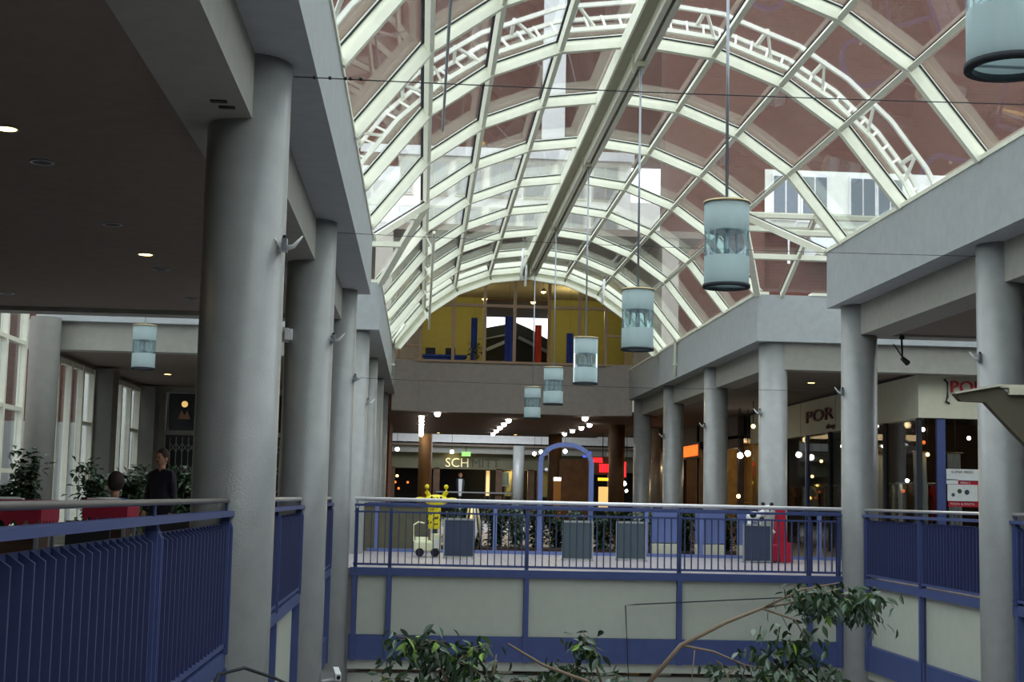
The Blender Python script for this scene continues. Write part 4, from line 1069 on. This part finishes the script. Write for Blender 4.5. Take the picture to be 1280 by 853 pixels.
# ---------------------------------------------------------------- far concourse
FY = 80
fr = root('wall_far', label='farthest shop fronts under a pale fascia', kind='structure')
new('fascia', MB().box(-7.8, 18, FY, FY+.3, 4.12, 5.6), 'white_paint', fr)
new('beam', MB().box(-7.8, 18, FY+.3, FY+.6, 3.62, 4.2), 'beam_paint', fr)
new('header', MB().box(-7.8, 18, FY+.9, FY+1.1, 2.75, 3.62), 'far_header', fr)
new('shop_back', MB().box(-7.8, 18, FY+5, FY+5.2, 0, 3), 'dark', fr)
for x in (-1.6, .9, 4.4, 6.2, 9.5): new('pier', MB().box(x-.18, x+.18, FY+.9, FY+1.2, 0, 2.8), 'wood_brown', fr)
new('bar_rail', MB().box(.9, 5.6, FY+.7, FY+.8, 1.42, 1.5), 'lamp_metal', fr)
ss = root('shop_sign', label='partly lit capital letters over the farthest shop', cat='sign')
text('letter', 'SCH', .72, 'glow_letter', ss, (1.35, FY+.86, 2.86), ext=.03, sx=1.0, label='lit letter')
text('letter', 'MITT', .72, 'far_letter', ss, (2.82, FY+.86, 2.86), ext=.03, sx=1.0)
ex = root('exit_sign', label='green exit sign over the letters of the farthest shop', cat='sign')
new('box', MB().box(2.25, 2.75, FY+.08, FY+.18, 3.45, 3.7), 'glow_green', ex); new('hanger', MB().tube([(2.5, FY+.13, 3.7), (2.5, FY+.13, 4.13)], .02, 5), 'dark', ex)
ex = root('exit_sign', label='green exit sign beside the round right concourse column', cat='sign')
new('box', MB().box(8.6, 9.0, 58, 58.1, 3.1, 3.3), 'glow_green', ex); new('hanger', MB().tube([(8.8, 58.05, 3.3), (8.8, 58.05, 4.03)], .02, 5), 'dark', ex)
for i, (x, w, m) in enumerate([(-1.0, .6, 'glow_orange'), (4.95, .35, 'glow_yellow'), (6.9, .55, 'glow_yellow'), (3.8, .2, 'glow_shop')]):
    pn = root('light_panel', label=['small orange lights in the far left shop', 'yellow light panel left of the far grey column', 'yellow light panel right of the far grey column', 'slim glowing panel in the far shop window'][i], cat='lamp')
    if i == 0:
        for dx, dz in ((-.3, 2.3), (-.4, 1.95), (.3, 1.95), (-.2, 1.6)): new('bulb', MB().ball((x+dx, FY+1.5, dz), .07, 8), 'glow_orange' if dz < 2.2 else 'glow_warm', pn)
    else: new('panel', MB().box(x-w/2, x+w/2, FY+1.5, FY+1.55, 1.3, 2.7), 'yellow_wall' if i < 3 else 'glow_shop', pn); new('frame', MB().box(x-w/2-.05, x-w/2, FY+1.48, FY+1.6, 0, 2.8).box(x+w/2, x+w/2+.05, FY+1.48, FY+1.6, 0, 2.8), 'wood_brown', pn)
point_light('shop_lamp_light', (5.5, FY+1.2, 2.6), 60, (1, .85, .4), .1)
point_light('shop_lamp_light', (1.8, FY+.5, 3.45), 4, (1, .85, .4), .1)
mq = root('mannequin', (2.25, FY+1.6, 0), label='mannequin in a dark jacket and white shirt in the farthest shop', cat='mannequin')
new('torso', MB().lathe([(.12, 1.2), (.20, 1.5), (.26, 2.0), (.22, 2.2), (.07, 2.26)], 14), 'board_face', mq, smooth=True); new('shirt', MB().prism([(-.11, 2.2), (.11, 2.2), (.07, 1.25), (-.07, 1.25)], -.27, -.2), 'white_paint', mq)
new('head', MB().ball((0, 0, 2.42), .14, 12, (.85, .9, 1.1)), 'skin', mq, smooth=True); new('stand', MB().tube([(0, 0, 0), (0, 0, 1.25)], .04, 8), 'lamp_metal', mq)
pc = root('picture_frame', label='framed grey picture in the farthest shop', cat='picture')
new('canvas', MB().box(4.3, 4.95, FY+1.4, FY+1.42, 1.9, 2.6), 'board_face_green', pc); new('frame', MB().box(4.25, 4.3, FY+1.38, FY+1.44, 1.85, 2.65).box(4.95, 5.0, FY+1.38, FY+1.44, 1.85, 2.65).box(4.25, 5, FY+1.38, FY+1.44, 2.6, 2.65).box(4.25, 5, FY+1.38, FY+1.44, 1.85, 1.9), 'lamp_metal', pc)
for i, (x, y) in enumerate(((-1.2, 73), (1.6, 75), (5.9, 75), (7.0, 70), (6.0, 72))):
    b = root('pendant_bulb', (x, y, 3.52), label=['white lamp left of the orange column', 'white lamp over the far lit letters', 'white lamp left of the far grey column', 'white lamp inside the blue arch', 'warm lamp inside the blue arch'][i], cat='lamp')
    new('globe', MB().ball((0, 0, 0), .10, 10), 'glow_white', b); new('cord', MB().tube([(0, 0, .1), (0, 0, 2.5)], .01, 5), 'dark', b)
for x, y, d_, m, lb in [(.20, 66.4, .62, 'wood_orange', 'orange brown column below the left spotlight row'), (5.35, 79, .62, 'column_paint', 'slim grey column in front of the farthest shops'), (5.95, 64, .6, 'wood_brown', 'brown column left of the blue arch'), (7.35, 54, .6, 'wood_brown', 'dark column right of the blue arch'),
                     (7.4, 50.5, .01, 'wood_brown', 'sliver'), (9.1, 56, .66, 'column_paint', 'shaded round concourse column'), (8.3, 62, .5, 'column_paint', 'slim column behind the blue arch')]:
    if d_ > .1: column(x, y, d_, 0, 4.05, lb, m)
nb = root('wooden_kiosk', label='brown wooden panel wall seen through the blue arch', cat='kiosk')
new('panel', MB().box(6.0, 7.2, 62, 62.2, 0, 2.9), 'wood_brown', nb); new('plinth', MB().box(5.95, 7.25, 61.9, 62.3, 0, .2), 'dark_brown', nb)
ns = root('neon_sign', label='red neon letters seen through the blue arch', cat='sign')
for k_ in range(6): new('tube', MB().box(7.0+k_*.1, 7.07+k_*.1, 60.0, 60.05, 2.80, 2.95).box(7.0+k_*.1, 7.09+k_*.1, 60.0, 60.05, 2.76, 2.80), 'glow_red', ns)
for k_ in range(4): new('tube', MB().box(7.45+k_*.11, 7.53+k_*.11, 60.0, 60.05, 2.35, 2.7), 'glow_red', ns)
new('back_board', MB().box(6.95, 7.95, 60.06, 60.1, 2.25, 3.0), 'wood_brown', ns)
new('blue_tube', MB().box(6.75, 7.0, 60, 60.05, 2.95, 3.05).box(6.95, 7.1, 60, 60.05, 3.05, 3.2), 'glow_blue', ns); new('white_tube', MB().box(7.4, 7.9, 60, 60.06, 2.0, 2.12), 'glow_yellow', ns)
new('lit_box', MB().box(7.45, 7.85, 60.1, 60.2, .9, 1.75), 'glow_shop', ns); new('bracket', MB().tube([(7.6, 60.08, 2.9), (7.6, 60.08, 4.03)], .02, 5), 'dark', ns)
ns = root('neon_sign', label='tall red neon sign between the dark and slim concourse columns', cat='sign')
new('tube', MB().box(7.85, 8.0, 56, 56.05, 2.1, 2.7), 'glow_red', ns); new('lamp', MB().ball((7.93, 56, 1.85), .09, 8), 'glow_white', ns); new('bracket', MB().tube([(7.93, 56.03, 2.7), (7.93, 56.03, 4.03)], .015, 5), 'dark', ns)
ns = root('neon_sign', label='yellow lit sign hanging between the two big left columns', cat='sign')
new('tube', MB().box(-2.28, -2.2, 21, 21.04, 2.15, 2.42).box(-2.28, -2.2, 21, 21.04, 2.5, 2.68), 'glow_yellow', ns); new('back', MB().box(-2.4, -2.1, 21.05, 21.12, 2.0, 2.8), 'dark', ns); new('hanger', MB().tube([(-2.25, 21.08, 2.8), (-2.25, 21.08, 4.12)], .015, 5), 'dark', ns)
ck = root('counter_lamp', label='pale lit dispenser seen at the left side of the blue arch', cat='lamp')
new('lamp', MB().box(5.55, 5.85, 60, 60.1, 1.95, 2.1), 'glow_bulb', ck); new('body', MB().box(5.55, 5.85, 60, 60.1, 0, 1.95), 'wood_orange', ck)

# ---------------------------------------------------------------- canopy at the right edge
cp = root('canopy', (0, 9.0, 0), label='winged canopy with pale top edge reaching in from the right edge', cat='canopy')
new('wing', MB().prism([(3.394, 1.919), (3.694, 1.976), (3.76, 1.92), (4.3, 1.92), (4.3, 1.25), (4.05, 1.42), (3.80, 1.66), (3.598, 1.868), (3.44, 1.872)], 0, .06), 'canopy_brown', cp)
new('top_panel', MB().quadbox([(3.69, -.02, 1.965), (4.3, -.02, 1.965), (4.3, .08, 1.96), (3.70, .08, 1.96), (3.69, -.02, 1.985), (4.3, -.02, 1.985), (4.3, .08, 1.98), (3.70, .08, 1.98)]).box(3.745, 4.3, -.03, 0, 1.92, 1.965), 'shop_cream', cp)
new('edge_strip', MB().beam((3.394, -.01, 1.922), (3.694, -.01, 1.98), .03, .012), 'shop_cream', cp)
new('post', MB().tube([(4.2, .15, -4.4), (4.2, .15, 1.4)], .06, 12), 'canopy_brown', cp)

# ---------------------------------------------------------------- ficus trees
LM = {}
for m in ('leaf_dark', 'leaf_bright', 'leaf_grey'):
    lf = MB(); n = 5; prof = [(0, 0), (.018, .03), (.022, .055), (.014, .085), (0, .115)]
    vs = []
    for i, (w, l) in enumerate(prof):
        zz = -.02*(l/.115)**2
        lf.v += [(-w, l, zz+.006*(w > 0)), (0, l, zz), (w, l, zz+.006*(w > 0))]
    for i in range(4):
        o = i*3; lf.f += [(o, o+1, o+4, o+3), (o+1, o+2, o+5, o+4)]
    LM[m] = lf.mesh('leaf', m); LV, LF = lf.v, lf.f


def ficus(label, segs, clusters, seed, nleaf):
    rnd = random.Random(seed)
    r = root('ficus_tree', (0, 0, 0), label=label, cat='tree')
    for nm, pts, rr_ in segs:
        new(nm, MB().tube(pts, rr_, 7), 'bark', r, smooth=True)
    tw = MB()
    tot = sum(c[4] for c in clusters)
    for (c, rx, ry, rz, wgt, br) in clusters:
        nn = int(nleaf*wgt/tot)
        nt = max(3, nn//12)
        for i in range(nt):
            p0 = Vector(c); p1 = Vector((c[0]+rnd.uniform(-rx, rx), c[1]+rnd.uniform(-ry, ry), c[2]+rnd.uniform(-rz, rz)))
            tw.tube([p0, (p0+p1)/2+Vector((0, 0, .03)), p1], [.006, .004, .002], 4, False)
            for k in range(max(1, nn//nt)):
                t = rnd.uniform(.15, 1.05); q = p0.lerp(p1, t)+Vector((rnd.gauss(0, .035), rnd.gauss(0, .05), rnd.gauss(0, .025)))
                u = rnd.random(); m = 'leaf_bright' if u < br else ('leaf_grey' if u < br+.25 else 'leaf_dark')
                s_ = rnd.uniform(.8, 1.2)
                o = link('leaf', LM[m], r, q, (rnd.gauss(-.8, .5), rnd.gauss(0, .5), rnd.uniform(-PI, PI))); o.scale = (s_, s_, s_)
    new('twig', tw, 'bark', r, kind='stuff')
    # leaves deep in the crown, too many to part one by one
    fm = {'leaf_dark': MB(), 'leaf_grey': MB()}
    for (c, rx, ry, rz, wgt, br) in clusters:
        for k in range(int(nleaf*2.2*wgt/tot)):
            q = Vector((c[0]+rnd.gauss(0, rx*.5), c[1]+.12+rnd.gauss(0, ry*.5), c[2]+rnd.gauss(0, rz*.5)-.02))
            M = Euler((rnd.gauss(-.8, .5), rnd.gauss(0, .5), rnd.uniform(-PI, PI))).to_matrix(); sc = rnd.uniform(.75, 1.1)
            b = fm['leaf_dark' if rnd.random() < .7 else 'leaf_grey']; o = len(b.v)
            b.v += [tuple(q+M @ (Vector(p_)*sc)) for p_ in LV]; b.f += [tuple(o+i_ for i_ in f_) for f_ in LF]
    for m, b in fm.items(): new('foliage', b, m, r, kind='stuff')
    return r


ficus('ficus tree with pale bare branch rising over the bridge parapet at the right',
      [('trunk', [(1.3, 11.6, -4.4), (1.55, 11.5, -1.6), (1.75, 11.5, -.35)], [.09, .06, .022]),
       ('branch', [(1.75, 11.5, -.35), (2.1, 11.5, .06), (2.45, 11.5, .24), (2.77, 11.5, .37), (2.95, 11.5, .40), (3.2, 11.5, .47), (3.45, 11.5, .55)], [.022, .019, .016, .013, .010, .008, .004]),
       ('branch', [(2.77, 11.5, .37), (3.05, 11.4, .52), (3.35, 11.4, .58)], [.010, .008, .004]),
       ('branch', [(2.75, 11.5, .36), (3.0, 11.45, .28), (3.1, 11.4, .10)], [.010, .008, .004]),
       ('branch', [(2.1, 11.5, .06), (2.35, 11.45, .02), (2.6, 11.45, -.08), (2.95, 11.4, -.14)], [.012, .009, .007, .004]),
       ('branch', [(2.2, 11.45, .03), (2.17, 11.4, -.2), (2.15, 11.4, -.45)], [.006, .004, .003])],
      [((3.2, 11.45, .44), .32, .3, .12, 3.2, .12), ((3.55, 11.45, .42), .3, .25, .16, 3.0, .22), ((2.95, 11.4, .10), .28, .3, .16, 2.4, .08), ((2.9, 11.4, -.12), .42, .3, .16, 3.4, .16), ((3.1, 11.4, -.25), .35, .3, .16, 2.6, .12), ((2.45, 11.4, -.16), .18, .2, .12, .7, .1)], 11, 290)
ficus('bushy ficus tree crown below the left end of the bridge',
      [('trunk', [(.9, 11.4, -4.4), (.55, 11.3, -1.8), (.35, 11.3, -.5)], [.08, .06, .03]), ('branch', [(.35, 11.3, -.5), (.2, 11.2, -.1), (.1, 11.2, .06)], [.02, .012, .005]), ('branch', [(.4, 11.3, -.4), (.6, 11.2, -.15), (.62, 11.2, 0)], [.015, .01, .004])],
      [((.02, 11.2, .04), .25, .25, .14, 2.6, .28), ((.32, 11.2, -.06), .30, .25, .16, 3, .16), ((.10, 11.2, -.30), .40, .3, .16, 3.2, .14), ((.65, 11.2, -.25), .30, .25, .12, 2.0, .1), ((.9, 11.2, -.33), .3, .25, .1, 1.4, .1)], 12, 290)
ficus('small ficus tree with thin forked branches between the two bigger ones',
      [('trunk', [(1.6, 12.4, -4.4), (1.62, 12.4, -1.5), (1.6, 12.4, -.4)], [.05, .035, .015]), ('branch', [(1.6, 12.4, -.4), (1.5, 12.4, -.1), (1.42, 12.4, .08)], [.012, .008, .003]),
       ('branch', [(1.55, 11.5, -.5), (1.35, 11.4, -.22), (1.0, 11.4, -.1), (.72, 11.4, .06)], [.016, .014, .012, .008])],
      [((1.45, 12.4, -.05), .16, .2, .12, 1.3, .2), ((1.3, 12.4, -.28), .25, .2, .12, 2, .1), ((1.75, 12.4, -.30), .12, .2, .1, .6, .1)], 13, 90)

# ---------------------------------------------------------------- outside buildings
def building(nm, lab, boxes, m='brick_wall'):
    b = root(nm, label=lab, cat='building'); mb = MB()
    for q in boxes: mb.box(*q)
    new('wall', mb, m, b); return b


A = building('brick_building', 'long red brick block crossing high behind the vault', [(-30, 40, 62, 63.2, 16.1, 26)])
new('pale_base', MB().box(-2.3, 8.9, 61.9, 63.1, 10.0, 16.2).box(-2.3, 1.8, 61.9, 63.1, 4.6, 10.0).box(6.7, 8.9, 61.9, 63.1, 4.6, 10.0).box(8.9, 13, 62.1, 63.1, 4.6, 14.3), 'facade_white', A, label='pale panelled lower storeys')
new('ledge', MB().box(-3, 9.0, 61.6, 61.95, 16.0, 16.4), 'white_paint', A)
new('pilaster', MB().box(4.9, 5.9, 61.7, 62.0, 16.4, 26), 'white_paint', A, label='white vertical strip')
for i in range(7):
    for j in range(3):
        x = -1.8+i*1.5; z = 10.2+j*2.05
        wi = new('window', MB().box(x-.05, x+1.15, 61.8, 61.9, z-.05, z+1.55), 'window_cream', A)
        new('pane', MB().box(x+.03, x+.52, 61.77, 61.79, z+.03, z+1.45), 'board_frame', wi); new('pane', MB().box(x+.58, x+1.07, 61.77, 61.79, z+.03, z+1.45), 'board_frame', wi)
B = building('brick_building', 'red brick block with a white window band at the right', [(8.4, 12.0, 50, 51, 4.6, 28), (12.0, 34, 50, 51, 13.1, 28), (12, 34, 50.4, 51, 4.6, 13.1), (16.4, 30, 20, 21, -4, 12)][:3])
new('window_band', MB().box(12.0, 34, 49.9, 50.4, 11.0, 13.1), 'pale_panel', B, label='white band holding the windows')
for i, x in enumerate([12.3, 13.35, 15.1, 16.1, 18.0, 19.0, 21.0]):
    wi = new('window', MB().box(x-.06, x+.92, 49.82, 49.9, 11.25, 12.95), 'white_paint', B)
    new('pane', MB().box(x, x+.40, 49.79, 49.81, 11.35, 12.85), 'far_pane', wi); new('pane', MB().box(x+.46, x+.86, 49.79, 49.81, 11.35, 12.85), 'far_pane', wi)
new('sheet_roof', MB().quadbox([(13.4, 48, 9.8), (34, 48, 9.8), (34, 49.9, 9.8), (13.4, 49.9, 9.8), (13.4, 48, 9.9), (34, 48, 9.9), (34, 49.9, 11.0), (13.4, 49.9, 11.0)]), 'sheet_roof', B, label='pale sheet metal lean-to roof')
for x, y in ((12.7, 49.3), (16.2, 48.2)):
    new('roof_handle', MB().tube([(x, y, 9.6), (x, y, 10.6), (x+.3, y, 11.1), (x+.9, y, 11.1)], .06, 6), 'white_paint', B)
Cb = building('brick_building', 'red brick wall beyond the left transept', [(-30, -1.2, 54, 60, -4, 14.2)])
new('ledge', MB().box(-30, -1.1, 53.7, 54, 13.0, 13.6), 'white_paint', Cb)
new('plinth', MB().box(-30, -12.3, 53.7, 54, -4.6, 3.6), 'board_frame', Cb)
new('pale_bay', MB().box(-12.3, -8, 53.2, 54, -4.6, 13), 'pale_panel', Cb)
new('pale_annex', MB().box(-2.6, -1.1, 53.0, 53.9, 6, 12.9), 'pale_panel', Cb)
Db = building('brick_building', 'brick house opposite the tall left windows', [(-22, -16, 20, 53, -4.6, 12)])
for i in range(6):
    y = 24+i*4.5
    wi = new('window', MB().box(-16.05, -15.95, y, y+1.6, .4, 2.4), 'white_paint', Db); new('pane', MB().box(-15.94, -15.92, y+.1, y+1.5, .5, 2.3), 'board_frame', wi)
new('shop_base', MB().box(-16.1, -15.9, 20, 53, -4.6, .2), 'pale_panel', Db)
#Eb = building('brick_building', 'pale roof and brick flank beyond the right transept', [(17, 24, 26, 40, -4, 13)])
